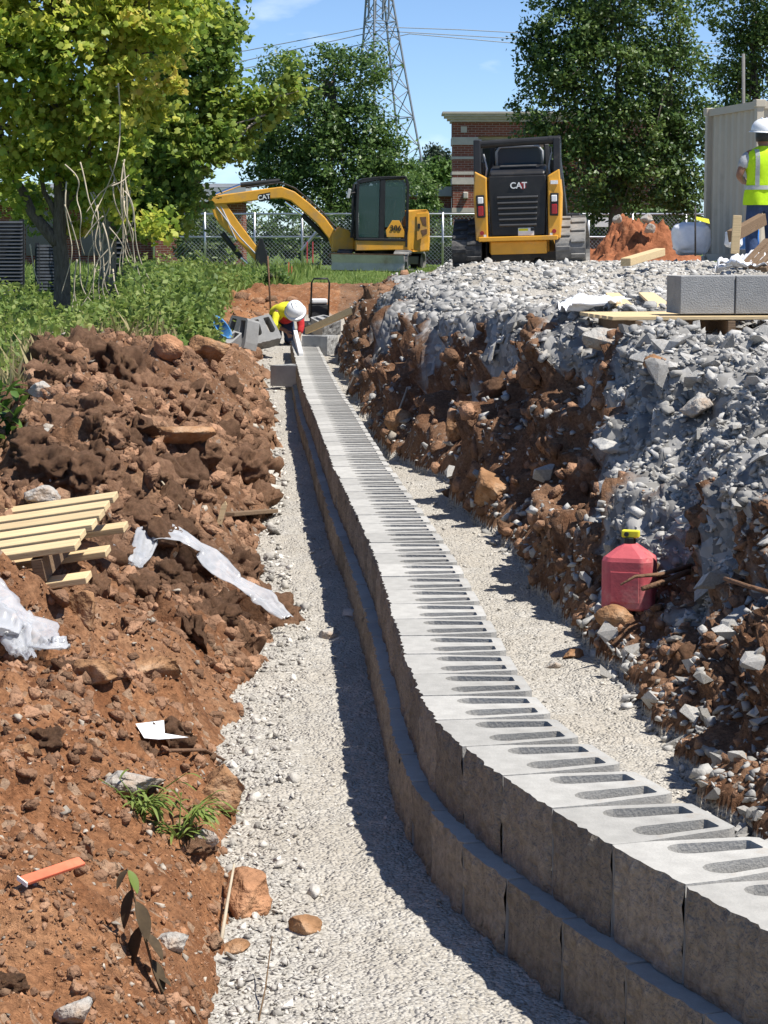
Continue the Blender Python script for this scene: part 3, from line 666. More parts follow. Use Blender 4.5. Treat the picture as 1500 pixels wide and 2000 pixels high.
boulder(1200, 1215, 80, mat_='brown_rock', label='brown clay stone in front of the red can', seed=105, flat=.75, ridged=False)
boulder(1082, 1305, 42, mat_='pale_rock', label='small grey cube of stone on the gravel behind the wall', seed=107, flat=.7)
boulder(1120, 1285, 45, mat_='brown_rock', label='small rusty stone beside the grey cube behind the wall', seed=109, flat=.6)
boulder(690, 1205, 45, mat_='limestone_obj', label='dark grey stone in the shadow at the wall foot', seed=111, flat=.7)
boulder(640, 1245, 60, mat_='pale_rock', label='pale stone on the gravel at the end of the plastic strip', seed=113, flat=.55)

# ------------------------------------------------------------------ lettering
def lettering(name, text, size, mat_, parent, loc, rot, depth=.004, shear=0.):
    cu = bpy.data.curves.new(name, 'FONT'); cu.body = text; cu.size = size; cu.extrude = depth; cu.align_x = 'CENTER'; cu.align_y = 'CENTER'; cu.shear = shear; cu.offset = size * .018
    tmp = bpy.data.objects.new('tmp', cu); COL.objects.link(tmp)
    bpy.context.view_layer.update(); me = bpy.data.meshes.new_from_object(tmp.evaluated_get(bpy.context.evaluated_depsgraph_get()))
    bpy.data.objects.remove(tmp); me.materials.clear(); me.materials.append(mat_)
    o = obj(name, me, parent); o.location = loc; o.rotation_euler = rot; return o

def hull2d(pts):
    pts = sorted(set((round(a, 5), round(b, 5)) for a, b in pts))
    def half(p):
        h = []
        for q in p:
            while len(h) > 1 and (h[-1][0] - h[-2][0]) * (q[1] - h[-2][1]) - (h[-1][1] - h[-2][1]) * (q[0] - h[-2][0]) <= 0: h.pop()
            h.append(q)
        return h
    a, b = half(pts), half(pts[::-1]); return a[:-1] + b[:-1]
def circles_hull(cs, n=20):
    return hull2d([(cx + r_ * math.cos(2 * math.pi * k / n), cy + r_ * math.sin(2 * math.pi * k / n)) for cx, cy, r_ in cs for k in range(n)])
def resample(poly, n):
    p = np.array(poly + [poly[0]]); l_ = np.r_[0, np.cumsum(np.hypot(*np.diff(p, axis=0).T))]; s_ = np.linspace(0, l_[-1], n, endpoint=False)
    return np.stack([np.interp(s_, l_, p[:, 0]), np.interp(s_, l_, p[:, 1])], -1)

def crawler(parent, xc, width, cs, mat_, n_lug, lug_mat, lug_h=.035, two=True, axis_yaw=None):
    """one rubber track: belt, wheels and tread lugs; runs along local y"""
    tr = empty('track'); tr.parent = parent
    poly = circles_hull(cs); inner = circles_hull([(a, b, r_ * .80) for a, b, r_ in cs])
    n = 64; po, pi_ = resample(poly, n), resample(inner, n)
    k0 = np.argmax(po[:, 0]); po = np.roll(po, -k0, 0); k1 = np.argmax(pi_[:, 0]); pi_ = np.roll(pi_, -k1, 0)
    mb = MB(); x0, x1 = xc - width / 2, xc + width / 2
    V = [(x0, a, b) for a, b in po] + [(x1, a, b) for a, b in po] + [(x0, a, b) for a, b in pi_] + [(x1, a, b) for a, b in pi_]
    Fc = []
    for i in range(n):
        j = (i + 1) % n
        Fc += [(i, n + i, n + j, j), (2 * n + j, 3 * n + j, 3 * n + i, 2 * n + i), (i, j, 2 * n + j, 2 * n + i), (n + j, n + i, 3 * n + i, 3 * n + j)]
    mb.add(V, Fc); mb.build('belt', mat_, tr)
    for a, b, r_ in cs:
        MB().tube([(xc - width * .36, a, b), (xc + width * .36, a, b)], r_ * .74, 18).build('wheel', M['black_paint'], tr)
    ys = [c[0] for c in cs]
    MB().box((xc, (min(ys) + max(ys)) / 2, min(c[1] for c in cs) + .02), (width * .5, (max(ys) - min(ys)), .22)).build('track_frame', M['black_paint'], tr, bevel=.02)
    lp = resample(poly, n_lug * 8); ld = MB().box((0, 0, 0), (width * (.47 if two else .96), .07, lug_h)); first = ld.build('lug', lug_mat, tr, bevel=.008); lme = first.data
    made = 0
    for i in range(n_lug):
        for side in ((-1, 1) if two else (0,)):
            q = i * 8 + (4 if side > 0 else 0); p0, p1 = lp[q % len(lp)], lp[(q + 1) % len(lp)]; t = (p1 - p0) / np.linalg.norm(p1 - p0)
            o = first if made == 0 else first.copy()
            if made: COL.objects.link(o)
            made += 1; o.parent = tr
            o.matrix_local = Matrix.Translation((xc + side * width * .245, p0[0] + t[1] * lug_h * .35, p0[1] - t[0] * lug_h * .35)) @ Matrix.Rotation(math.atan2(t[1], t[0]), 4, 'X')
    return tr

# ------------------------------------------------------------------ compact track loader, seen from behind
p = at(1021, 521, 34.0)
T = empty('track_loader', (p.x, p.y, p.z), (0, R(-1.6), R(-7))); T.scale = (.955, .955, .955)
tag(T, 'yellow and black compact track loader seen from behind on the stone hardstanding', 'track loader')
TC = [(-.72, .27, .25), (.85, .27, .25), (-.42, .52, .21)]
crawler(T, -.785, .45, TC, M['rubber'], 21, M['rubber']); crawler(T, .785, .45, TC, M['rubber_dusty'], 21, M['rubber_dusty'])
b = MB().box((0, .1, .33), (.92, 1.7, .22)); b.box((0, -.82, .30), (.86, .16, .20)); b.build('belly_pan', M['yellow'], T, bevel=.02)
b = MB().prism([(-.60, .40), (.60, .40), (.60, .47), (-.60, .47)], lambda a, c, t: (a, t, c), -.70, -1.0); b.build('rear_bumper', M['yellow'], T, bevel=.012)
b = MB().prism([(-.40, .47), (.40, .47), (.445, 1.24), (.43, 1.38), (-.43, 1.38), (-.445, 1.24)], lambda a, c, t: (a, t, c), -.60, -.94)
door = b.build('engine_door', M['black_paint'], T, bevel=.02)
for i in range(6):
    z0 = 1.05 - i * .083; wd = .62 - i * .012
    MB().box((0, -.965, z0), (wd, .05, .030), (R(-25), 0, 0)).build('grille_slat', mat('slat%d' % i, (.05, .05, .052), .5) if i == 0 else bpy.data.materials['slat0'], door, bevel=.006)
MB().prism([(-.33, .58), (.33, .58), (.345, 1.12), (-.345, 1.12)], lambda a, c, t: (a, t, c), -.94, -.947).build('grille_frame', M['black_paint'], door)
lettering('brand_lettering', 'CAT', .13, M['white'], T, (.02, -.952, 1.225), (R(90), 0, 0), shear=.0)
MB().prism([(.085 + .055 * math.cos(a), 1.225 + .06 * math.sin(a)) for a in [R(60 * k + 30) for k in range(6)]], lambda a, c, t: (a, t, c), -.945, -.943).build('brand_emblem', M['red'], T)
b = MB().box((.12, -.948, .535), (.24, .012, .115)); b.build('warning_plate', M['white'], T); MB().box((.08, -.957, .565), (.14, .006, .035)).build('warning_stripe', M['tape'], T)
MB().box((.215, -.957, .566), (.05, .006, .045)).build('plate_mark', M['black_paint'], T)
for sx in (-1, 1):
    pl = [(sx * .455, .40), (sx * .64, .42), (sx * .665, 1.10), (sx * .64, 1.46), (sx * .46, 1.36)]
    if sx < 0: pl = pl[::-1]
    twr = MB().prism(pl, lambda a, c, t: (a, t + abs(a) * .1, c), -.55, -1.03).build('rear_panel', M['yellow'], T, bevel=.02)
    MB().box((sx * .555, -.985, .93), (.125, .05, .34), (0, R(sx * 2), 0)).build('lamp_recess', M['black_paint'], twr, bevel=.01)
    MB().box((sx * .555, -1.005, 1.02), (.085, .03, .10)).build('reverse_lamp', M['white'], twr, bevel=.012)
    MB().box((sx * .555, -1.005, .86), (.085, .03, .15)).build('tail_lamp', M['red'], twr, bevel=.012)
    MB().tube([(sx * .545, -.95, .53), (sx * .545, -.985, .53)], .032, 14).build('reflector', M['red'], twr)
    MB().box((sx * .50, -.972, .485), (.04, .02, .04)).build('sticker', M['white'], twr)
MB().box((.56, -.985, 1.26), (.11, .02, .055)).build('model_plate', M['white'], T)
b = MB(); b.prism([(-.94, 1.38), (-.25, 1.38), (-.25, 1.56), (-.70, 1.50), (-.90, 1.44)], lambda a, c, t: (t, a, c), -.42, .42); hood = b.build('hood', M['black_paint'], T, bevel=.03)
MB().box((-.0, -.60, 1.525), (.55, .25, .02), (R(8), 0, 0)).build('hood_step', M['rubber'], hood)
b = MB()
for sx in (-1, 1):
    b.bar((sx * .43, -.28, 1.35), (sx * .41, -.22, 1.86), .07, .07); b.bar((sx * .43, .85, .6), (sx * .41, .75, 1.86), .07, .07)
    b.prism([(-.28, .6), (.85, .6), (.85, 1.2), (-.28, 1.3)], lambda a, c, t, sx=sx: (sx * .42 + t, a, c), -.02, .02)
    for k in range(5): b.bar((sx * .42, -.1 + k * .18, 1.2), (sx * .41, -.1 + k * .18, 1.84), .02, .02)
b.build('cab_frame', M['black_paint'], T, bevel=.012)
MB().prism([(-.36, -.34), (-.40, .90), (.40, .90), (.36, -.34)], lambda a, c, t: (a, c, t), 1.86, 1.93).build('cab_roof', M['black_paint'], T, bevel=.03)
MB().prism([(-.33, 1.54), (.33, 1.54), (.33, 1.76), (.28, 1.82), (-.28, 1.82), (-.33, 1.76)], lambda a, c, t: (a, t - (c - 1.5) * .1, c), -.24, -.225).build('rear_window', M['glass_blue'], T)
b = MB().tube([(-.35, -.27, 1.54), (-.35, -.29, 1.76), (-.29, -.30, 1.84), (.29, -.30, 1.84), (.35, -.29, 1.76), (.35, -.27, 1.54)], .022, 8); b.build('window_rim', M['roof_metal'], T, smooth=True)
MB().box((0, .25, 1.35), (.5, .5, .7)).build('seat', M['rubber'], T, bevel=.08)
for sx in (-1, 1):
    b = MB(); b.prism([(-.95, 1.30), (-.62, 1.30), (-.50, 1.86), (-.58, 1.95), (-.86, 1.93)], lambda a, c, t, sx=sx: (sx * .60 + t, a, c), -.055, .055)
    b.prism([(-.62, 1.72), (1.3, .95), (1.42, .75), (1.3, .70), (-.60, 1.55)], lambda a, c, t, sx=sx: (sx * .60 + t, a, c), -.05, .05)
    arm = b.build('lift_arm', M['black_paint'], T, bevel=.015)
    MB().tube([(sx * .52, -.60, .75), (sx * .53, -.72, 1.60)], [.045, .04], 12).build('lift_cylinder', M['black_paint'], arm)
    MB().tube([(sx * .50, -.75, 1.30), (sx * .47, -.72, 1.5), (sx * .52, -.7, 1.72)], .016, 8).build('hydraulic_hose', M['roof_metal'], arm)
b = MB().tube([(-.62, -.80, 1.86), (.66, -.80, 1.90)], .058, 14); b.tube([(.48, -.80, 1.894), (.53, -.80, 1.895)], .066, 14); b.build('cross_tube', M['black_paint'], T, smooth=False)
b = MB().box((0, 1.85, .45), (1.9, .5, .75), None, 0, .9); b.build('bucket', M['black_paint'], T, bevel=.03)

# ------------------------------------------------------------------ mini excavator, side on
p = at(745, 528, 62.0); EX = empty('mini_excavator', (p.x, p.y, p.z), (0, R(1.0), R(5)))
tag(EX, 'yellow mini excavator side on beyond the trench with its boom folded to the left', 'excavator')
def ex(px, py, y=0.): return Vector(((px - 745) / 71.8, y, (528 - py) / 71.8))
UC = empty('undercarriage', (0, 0, 0), (0, 0, R(161))); UC.parent = EX      # local +y points to the blade, towards the lens and left
for sx, m_ in ((-1, 'rubber_dusty'), (1, 'rubber')): crawler(UC, sx * .78, .40, [(-.85, .27, .26), (.85, .27, .26)], M[m_], 26, M[m_], .03, two=False)
MB().box((0, 0, .35), (1.2, 1.0, .22)).build('track_carrier', M['black_paint'], UC, bevel=.03)
b = MB(); b.prism([(1.45, .02), (1.55, .0), (1.50, .20), (1.58, .42), (1.50, .43), (1.42, .22)], lambda a, c, t: (t, a, c), -.99, .99)
bl = b.build('dozer_blade', mat('blade_steel', (.52, .47, .39), .6, var=.2, scale=3, dirt=(.30, .22, .16), dirt_amt=.2), UC, bevel=.01)
MB().box((0, 1.53, .435), (2.0, .12, .03)).build('blade_lip', M['rust'], bl)
for sx in (-.45, .45): MB().bar((sx, .4, .30), (sx, 1.45, .22), .10, .12).build('blade_arm', M['black_paint'], UC)
MB().tube([(0, 0, .42), (0, 0, .62)], .48, 24).build('slew_ring', M['black_paint'], EX)
b = MB().prism([(690, 491), (800, 487), (800, 469), (740, 470), (690, 471)][::-1], lambda a, c, t: ex(a, c, t), -.93, .93); b.build('deck', M['yellow'], EX, bevel=.02)
b = MB().prism([(786, 412), (826, 410), (831, 418), (833, 470), (832, 490), (800, 491), (786, 489)][::-1], lambda a, c, t: ex(a, c, t * (1 if a < 830 else .8)), -.95, .95)
ew = b.build('counterweight', M['yellow'], EX, bevel=.05, seg=3)
MB().prism([(805, 418), (827, 416), (829, 458), (806, 470)][::-1], lambda a, c, t: ex(a, c, t), -.952, -.968).build('engine_hatch', M['yellow'], ew, bevel=.008)
MB().prism([(811, 425), (823, 424), (824, 442), (817, 440)][::-1], lambda a, c, t: ex(a, c, t), -.966, -.974).build('vent', M['rust'], ew)
MB().prism([(813, 450), (825, 447), (825, 456), (817, 461)][::-1], lambda a, c, t: ex(a, c, t), -.966, -.974).build('vent', M['rust'], ew)
MB().box(ex(809.5, 442, -.975), (.06, .02, .13)).build('latch', M['black_paint'], ew)
MB().box(ex(786, 450, -.93), (.05, .06, .9)).build('hood_seam', M['black_paint'], ew)
# cab: posts, roof, panes
cabp = [(692, 469), (690, 430), (692, 362), (700, 356), (735, 352), (782, 350), (787, 362), (787, 445), (784, 469)]
b = MB()
for y0 in (-.92, .10):
    for i in range(len(cabp)):
        a, c = cabp[i], cabp[(i + 1) % len(cabp)]; b.bar(ex(*a, y0), ex(*c, y0), .07, .08, (0, 1, 0))
    b.bar(ex(739, 354, y0), ex(738, 468, y0), .14, .06, (0, 1, 0))
for q in cabp[:-1]: b.bar(ex(*q, -.92), ex(*q, .10), .06, .06)
cab = b.build('cab', M['black_paint'], EX, bevel=.012)
MB().prism([(692, 360), (735, 350), (785, 348), (785, 353), (735, 356), (692, 365)][::-1], lambda a, c, t: ex(a, c, t), -.96, .14).build('cab_roof', M['black_paint'], cab, bevel=.02)
for pl in ([(694, 465), (693, 366), (701, 360), (733, 357), (733, 465)], [(744, 445), (744, 357), (778, 355), (783, 366), (783, 420), (770, 445)]):
    MB().prism(pl[::-1], lambda a, c, t: ex(a, c, t), -.925, -.935).build('side_pane', M['glass'], cab)
MB().prism([(694, 465), (693, 366), (783, 366), (783, 465)][::-1], lambda a, c, t: ex(a, c, t), .095, .105).build('far_pane', M['glass'], cab)
MB().prism([(748, 464), (746, 452), (758, 432), (772, 432), (783, 455), (783, 464)][::-1], lambda a, c, t: ex(a, c, t), -.90, -.94).build('lower_door_panel', M['yellow'], cab, bevel=.01)
lettering('model_number', '306', .2, M['black_paint'], cab, ex(765, 447, -.952), (R(90), 0, 0))
b = MB().box(ex(745, 440, -.4), (.5, .5, .25)); b.box(ex(758, 418, -.4), (.14, .48, .75), (0, R(10), 0)); b.build('operator_seat', M['rubber'], cab, bevel=.05)
MB().tube([ex(715, 455, -.4), ex(712, 432, -.4)], .03, 8).build('control_lever', M['black_paint'], cab)
MB().box(ex(722, 463, -.45), (.8, .9, .12)).build('cab_floor', M['black_paint'], cab)
MB().box(ex(674, 383, -1.0), (.09, .04, .26), (0, R(12), 0)).build('mirror', M['roof_metal'], EX, bevel=.02)
MB().tube([ex(690, 380, -.9), ex(676, 383, -.98)], .018, 6).build('mirror_arm', M['black_paint'], EX)
b = MB()
for k in range(3): b.tube([ex(684 + k * 2, 365 + 8 * k, -.85 + .1 * k), ex(682 + k * 2, 400, -.88 + .1 * k), ex(683 + k * 3, 440, -.86 + .1 * k), ex(681 + k * 3, 466, -.8 + .1 * k)], .035, 7)
b.build('hose_bundle', M['rubber'], EX)
b = MB().prism([(648, 494), (646, 462), (660, 445), (680, 452), (690, 470), (690, 492)][::-1], lambda a, c, t: ex(a, c, t), -.25, .25); b.build('swing_post', M['yellow'], EX, bevel=.03)
MB().box(ex(668, 500, -.2), (.7, .9, .12)).build('step_plate', M['black_paint'], EX, bevel=.01)
# boom
up = [(664, 478), (653, 454), (633, 428), (601, 400), (574, 380), (549, 371), (520, 375), (470, 383), (412, 392)]
dn = [(412, 408), (470, 403), (520, 395), (550, 393), (567, 398), (592, 418), (618, 441), (640, 468), (648, 488)]
boom = MB().prism((up + dn)[::-1], lambda a, c, t: ex(a, c, t), -.16, .16).build('boom', M['yellow'], EX, bevel=.025)
MB().prism([(504, 387), (527, 382), (527, 397), (506, 401)][::-1], lambda a, c, t: ex(a, c, t), -.163, -.170).build('boom_badge', M['black_paint'], boom)
lettering('brand_lettering', 'CAT', .17, M['white'], boom, ex(515, 392, -.178), (R(90), R(-10), 0))
b = MB()
for k in range(2): b.tube([ex(655, 448, -.05 + .1 * k), ex(625, 414, -.05 + .1 * k), ex(575, 373, -.05 + .1 * k), ex(548, 363, -.05 + .1 * k), ex(480, 374, -.05 + .1 * k)], .022, 6)
b.build('boom_hose', M['rubber'], boom)
bc = MB().tube([ex(642, 472, 0), ex(590, 424, 0)], .075, 12).build('boom_cylinder', M['black_paint'], EX)
MB().tube([ex(590, 424, 0), ex(556, 400, 0)], .042, 10).build('cylinder_rod', M['chrome'], bc)
sc_ = MB().tube([ex(545, 360, 0), ex(470, 369, 0)], .07, 12).build('stick_cylinder', M['black_paint'], EX); MB().tube([ex(470, 369, 0), ex(422, 388, 0)], .04, 10).build('cylinder_rod', M['chrome'], sc_)
st = MB().prism([(408, 396), (420, 389), (440, 402), (467, 440), (522, 512), (524, 522), (512, 526), (468, 478), (430, 444), (420, 430)][::-1], lambda a, c, t: ex(a, c, t), -.12, .12).build('stick', M['yellow'], EX, bevel=.02)
b = MB().tube([ex(432, 410, -.1), ex(450, 445, -.16), ex(470, 470, -.16), ex(500, 500, -.14)], .022, 6); b.tube([ex(424, 412, -.12), ex(446, 440, -.18), ex(462, 474, -.16)], .02, 6); b.build('stick_hose', M['roof_metal'], st)
kc = MB().tube([ex(436, 462, 0), ex(472, 508, 0)], .075, 12).build('bucket_cylinder', M['black_paint'], EX); MB().tube([ex(472, 508, 0), ex(486, 520, 0)], .045, 10).build('cylinder_rod', M['chrome'], kc)
b = MB().prism([(500, 500), (508, 470), (513, 470), (526, 512), (523, 532), (510, 535), (500, 522)][::-1], lambda a, c, t: ex(a, c, t), -.20, .20); b.build('coupler', M['black_paint'], EX, bevel=.02)
b = MB(); pl = [(500, 520), (486, 528), (478, 545), (486, 560), (502, 562), (520, 540)][::-1]
b.prism(pl, lambda a, c, t: ex(a, c, t), -.30, .30); b.build('bucket', M['black_paint'], EX, bevel=.03)

# ------------------------------------------------------------------ people
def skin_body(name, J, edges, mat_, parent, sub=2, root=None):
    keys = list(J); me = bpy.data.meshes.new(name); me.from_pydata([J[k][0] for k in keys], [(keys.index(a), keys.index(b_)) for a, b_ in edges], [])
    me.materials.append(mat_); o = obj(name, me, parent)
    me.skin_vertices.new() if hasattr(me.skin_vertices, 'new') and not me.skin_vertices else None
    m_ = o.modifiers.new('skin', 'SKIN')
    if not me.skin_vertices:
        bm = bmesh.new(); bm.from_mesh(me); bm.verts.layers.skin.verify(); bm.to_mesh(me); bm.free()
    for i, k in enumerate(keys):
        r_ = J[k][1]; r_ = (r_, r_) if not hasattr(r_, '__len__') else r_
        me.skin_vertices[0].data[i].radius = r_; me.skin_vertices[0].data[i].use_root = (k == root) or (root is None and i == 0)
    m_.use_smooth_shade = True; s_ = o.modifiers.new('sub', 'SUBSURF'); s_.levels = sub; s_.render_levels = sub
    return o
def hand(J, E, wrist_key, w_, d, side, tag_):
    """palm and five bent fingers; d: direction the hand points, side: direction of the thumb"""
    d = Vector(d).normalized(); s_ = Vector(side); s_ = (s_ - d * s_.dot(d)).normalized(); n_ = d.cross(s_); w_ = Vector(w_)
    J[tag_ + 'p'] = (w_ + d * .05, (.036, .018)); E.append((wrist_key, tag_ + 'p')); J[tag_ + 'q'] = (w_ + d * .085, (.034, .016)); E.append((tag_ + 'p', tag_ + 'q'))
    for i, (off, ln) in enumerate(((.028, .070), (.009, .080), (-.010, .074), (-.028, .058))):
        a = tag_ + 'f%d' % i; J[a + 'a'] = (w_ + d * (.092 + ln * .45) + s_ * off - n_ * .006, .009); J[a + 'b'] = (w_ + d * (.092 + ln * .82) + s_ * off * 1.1 - n_ * .028, .008)
        E.append((tag_ + 'q', a + 'a')); E.append((a + 'a', a + 'b'))
    J[tag_ + 't1'] = (w_ + d * .06 + s_ * .048 - n_ * .01, .011); J[tag_ + 't2'] = (w_ + d * .095 + s_ * .062 - n_ * .026, .009); E.append((tag_ + 'p', tag_ + 't1')); E.append((tag_ + 't1', tag_ + 't2'))
def helmet(parent, c, rot):
    h = empty('hard_hat', c, rot); h.parent = parent
    MB().lathe([(.152, 0), (.151, .03), (.142, .075), (.118, .115), (.080, .142), (.035, .156), (.004, .158)], n=24, sy=1.12).build('shell', M['helmet'], h, smooth=True)
    v, f = [], []
    for k in range(28):
        a = 2 * math.pi * k / 28; fr = 1.12 + (.16 if math.sin(a) > .2 else .05) * max(0, math.sin(a)); 
        for r_, z in ((.149, .012), (.180, -.004), (.149, -.004)): v.append((r_ * math.cos(a), r_ * math.sin(a) * (1.12 if r_ < .15 else fr), z - (.012 if math.sin(a) > .5 and r_ > .15 else 0)))
    for k in range(28):
        for j in range(3): f.append((k * 3 + j, ((k + 1) % 28) * 3 + j, ((k + 1) % 28) * 3 + (j + 1) % 3, k * 3 + (j + 1) % 3))
    MB().add(v, f).build('brim', M['helmet'], h, smooth=True)
    b_ = MB()
    for sx in (-.03, .03): b_.tube([(sx, -.13, .085), (sx, -.07, .145), (sx, 0, .165), (sx, .07, .148), (sx, .13, .09)], .008, 6)
    b_.build('ridge', M['helmet'], h, smooth=True)
    return h
def loft(rings, n=28):
    """rings: (centre, rx vector, ry vector)"""
    v, f = [], []
    for c, ax, ay in rings:
        for k in range(n):
            a = 2 * math.pi * k / n; v.append(Vector(c) + Vector(ax) * math.cos(a) + Vector(ay) * math.sin(a))
    for i in range(len(rings) - 1):
        for k in range(n): f.append((i * n + k, i * n + (k + 1) % n, (i + 1) * n + (k + 1) % n, (i + 1) * n + k))
    return v, f
def wrinkle(v, amp, s_, seed): return [q + Vector((1, 1, 0)) * 0 + (Vector((q.x, q.y, 0)).normalized() if q.xy.length > .01 else Vector()) * amp * float(fbm(np.array([q.x * s_]), np.array([q.y * s_]), np.array([q.z * s_ * .5]), o=3, seed=seed)[0]) for q in v]

p = at(1487, 526, 28.0); W1 = empty('person', (p.x, p.y, gz(p.x, p.y) - .02), (0, 0, R(8)))
tag(W1, 'person in a white hard hat and lime vest seen from behind at the right edge', 'person')
J = {'pelvis': ((0, 0, .95), (.15, .11)), 'spine': ((0, 0, 1.14), (.14, .10)), 'chest': ((0, 0, 1.34), (.16, .11)), 'neck': ((0, .01, 1.51), .055), 'jaw': ((0, .03, 1.58), (.066, .075)), 'skull': ((0, .02, 1.68), (.078, .095)), 'nose': ((0, .125, 1.62), .014)}
E_ = [('pelvis', 'spine'), ('spine', 'chest'), ('chest', 'neck'), ('neck', 'jaw'), ('jaw', 'skull'), ('jaw', 'nose')]
for s_, n_ in ((-1, 'l'), (1, 'r')):
    J.update({n_ + 'sh': ((s_ * .19, 0, 1.43), .062), n_ + 'el': ((s_ * .315, -.03, 1.15), .046), n_ + 'wr': ((s_ * .17, .24, 1.08), .030), n_ + 'ear': ((s_ * .082, .02, 1.63), .016),
              n_ + 'hip': ((s_ * .10, 0, .90), .095), n_ + 'kn': ((s_ * .12, .04, .50), .062), n_ + 'an': ((s_ * .13, -.01, .10), .042), n_ + 'toe': ((s_ * .15, .15, .05), .04)})
    E_ += [('chest', n_ + 'sh'), (n_ + 'sh', n_ + 'el'), (n_ + 'el', n_ + 'wr'), ('jaw', n_ + 'ear'), ('pelvis', n_ + 'hip'), (n_ + 'hip', n_ + 'kn'), (n_ + 'kn', n_ + 'an'), (n_ + 'an', n_ + 'toe')]
    hand(J, E_, n_ + 'wr', J[n_ + 'wr'][0], (-s_ * .5, .8, .1), (0, 0, 1), n_)
skin_body('body', J, E_, M['skin'], W1)
Jj = {'pelvis': ((0, 0, .97), (.175, .135)), 'mid': ((0, 0, .88), (.17, .13))}; Ej = [('pelvis', 'mid')]
for s_, n_ in ((-1, 'l'), (1, 'r')):
    Jj.update({n_ + 'hip': ((s_ * .105, 0, .80), .108), n_ + 'kn': ((s_ * .125, .03, .48), .085), n_ + 'sh': ((s_ * .13, .0, .26), .078), n_ + 'an': ((s_ * .135, -.01, .08), .075)}); Ej += [('mid', n_ + 'hip'), (n_ + 'hip', n_ + 'kn'), (n_ + 'kn', n_ + 'sh'), (n_ + 'sh', n_ + 'an')]
skin_body('jeans', Jj, Ej, M['denim'], W1)
for s_ in (-1, 1):
    MB().lathe([(.055, 0), (.058, .05), (.05, .09), (.045, .14)], (s_ * .14, 0, 0), 12).build('boot', M['boot'], W1, smooth=True)
    MB().lathe([(.05, 0), (.052, .045), (.03, .07), (.005, .075)], (s_ * .15, .1, 0), 14, sx=.95, sy=2.0).build('boot_toe', M['boot'], W1, smooth=True)
    skin_body('sleeve', {'a': ((s_ * .17, 0, 1.44), .082), 'b': ((s_ * .245, -.012, 1.32), .075), 'c': ((s_ * .285, -.022, 1.23), .078)}, [('a', 'b'), ('b', 'c')], M['grey_shirt'], W1, 1)
VR = [(.80, .235, .165), (.84, .232, .163), (.95, .222, .152), (1.05, .214, .145), (1.15, .214, .145), (1.28, .228, .15), (1.38, .225, .146), (1.44, .200, .125), (1.48, .14, .10), (1.51, .085, .08)]
v, f = loft([((0, -.005, z), (a, 0, 0), (0, c, 0)) for z, a, c in VR], 40); v = wrinkle(v, .018, 9, 4)
MB().add(v, f).build('vest', M['vest'], W1, smooth=True)
def vr(z): a = np.array(VR); return np.interp(z, a[:, 0], a[:, 1]), np.interp(z, a[:, 0], a[:, 2])
v, f = loft([((0, -.005, z), (vr(z)[0] * 1.03 + .008, 0, 0), (0, vr(z)[1] * 1.03 + .008, 0)) for z in (.985, 1.01, 1.035)], 40); MB().add(v, f).build('reflective_band', M['reflective'], W1, smooth=True)
for sx in (-.115, .115):
    b = MB(); zz = np.linspace(1.03, 1.47, 12); V = []
    for z in zz:
        a, c = vr(z)
        for dx in (-.024, .024): V.append((sx + dx, -.005 - c * math.sqrt(max(.05, 1 - ((sx + dx) / a) ** 2)) - .016, z))
    b.add(V, [(i * 2, i * 2 + 1, i * 2 + 3, i * 2 + 2) for i in range(11)]); b.build('reflective_strip', M['reflective'], W1)
MB().lathe([(.095, 1.565), (.100, 1.62), (.102, 1.70), (.09, 1.76)], (0, .0, 0), 20, sy=1.08).build('hair', M['black_paint'], W1, smooth=True)
helmet(W1, (0, .01, 1.685), (R(6), 0, 0))

p = at(560, 672, 31.2); W2 = empty('person', (p.x, p.y, gz(p.x, p.y) + .0), (0, 0, R(8))); W2.scale = (.84, .84, .88)
tag(W2, 'person in a white hard hat kneeling over the far end of the wall', 'person')
J = {'pelvis': ((-.06, .32, .47), (.13, .11)), 'spine': ((-.03, .14, .53), (.13, .10)), 'chest': ((.02, -.04, .53), (.15, .11)), 'neck': ((.08, -.19, .52), .055), 'jaw': ((.10, -.27, .49), (.066, .075)), 'skull': ((.11, -.33, .545), (.08, .09)), 'nose': ((.11, -.37, .455), .014),
     'lsh': ((-.15, -.07, .52), .062), 'lel': ((-.23, -.16, .33), .046), 'lwr': ((-.06, -.30, .24), .03), 'rsh': ((.20, -.06, .50), .06), 'rel': ((.225, -.12, .29), .045), 'rwr': ((.175, -.22, .14), .03),
     'lhip': ((-.15, .30, .42), .09), 'lkn': ((-.17, .02, .08), .06), 'lan': ((-.17, .42, .07), .04), 'ltoe': ((-.17, .56, .04), .035), 'rhip': ((.03, .30, .42), .09), 'rkn': ((.06, .04, .08), .06), 'ran': ((.06, .44, .07), .04), 'rtoe': ((.06, .58, .04), .035), 'lear': ((.02, -.29, .52), .016), 'rear': ((.19, -.29, .52), .016)}
E_ = [('pelvis', 'spine'), ('spine', 'chest'), ('chest', 'neck'), ('neck', 'jaw'), ('jaw', 'skull'), ('jaw', 'nose'), ('jaw', 'lear'), ('jaw', 'rear')]
for n_ in 'lr': E_ += [('chest', n_ + 'sh'), (n_ + 'sh', n_ + 'el'), (n_ + 'el', n_ + 'wr'), ('pelvis', n_ + 'hip'), (n_ + 'hip', n_ + 'kn'), (n_ + 'kn', n_ + 'an'), (n_ + 'an', n_ + 'toe')]
hand(J, E_, 'lwr', J['lwr'][0], (.5, -.4, -.5), (.5, .3, .6), 'lh'); hand(J, E_, 'rwr', J['rwr'][0], (-.1, -.25, -.9), (-.9, 0, .1), 'rh')
skin_body('body', J, E_, M['skin'], W2)
Jj = {'pelvis': ((-.06, .30, .48), (.16, .14))}; Ej = []
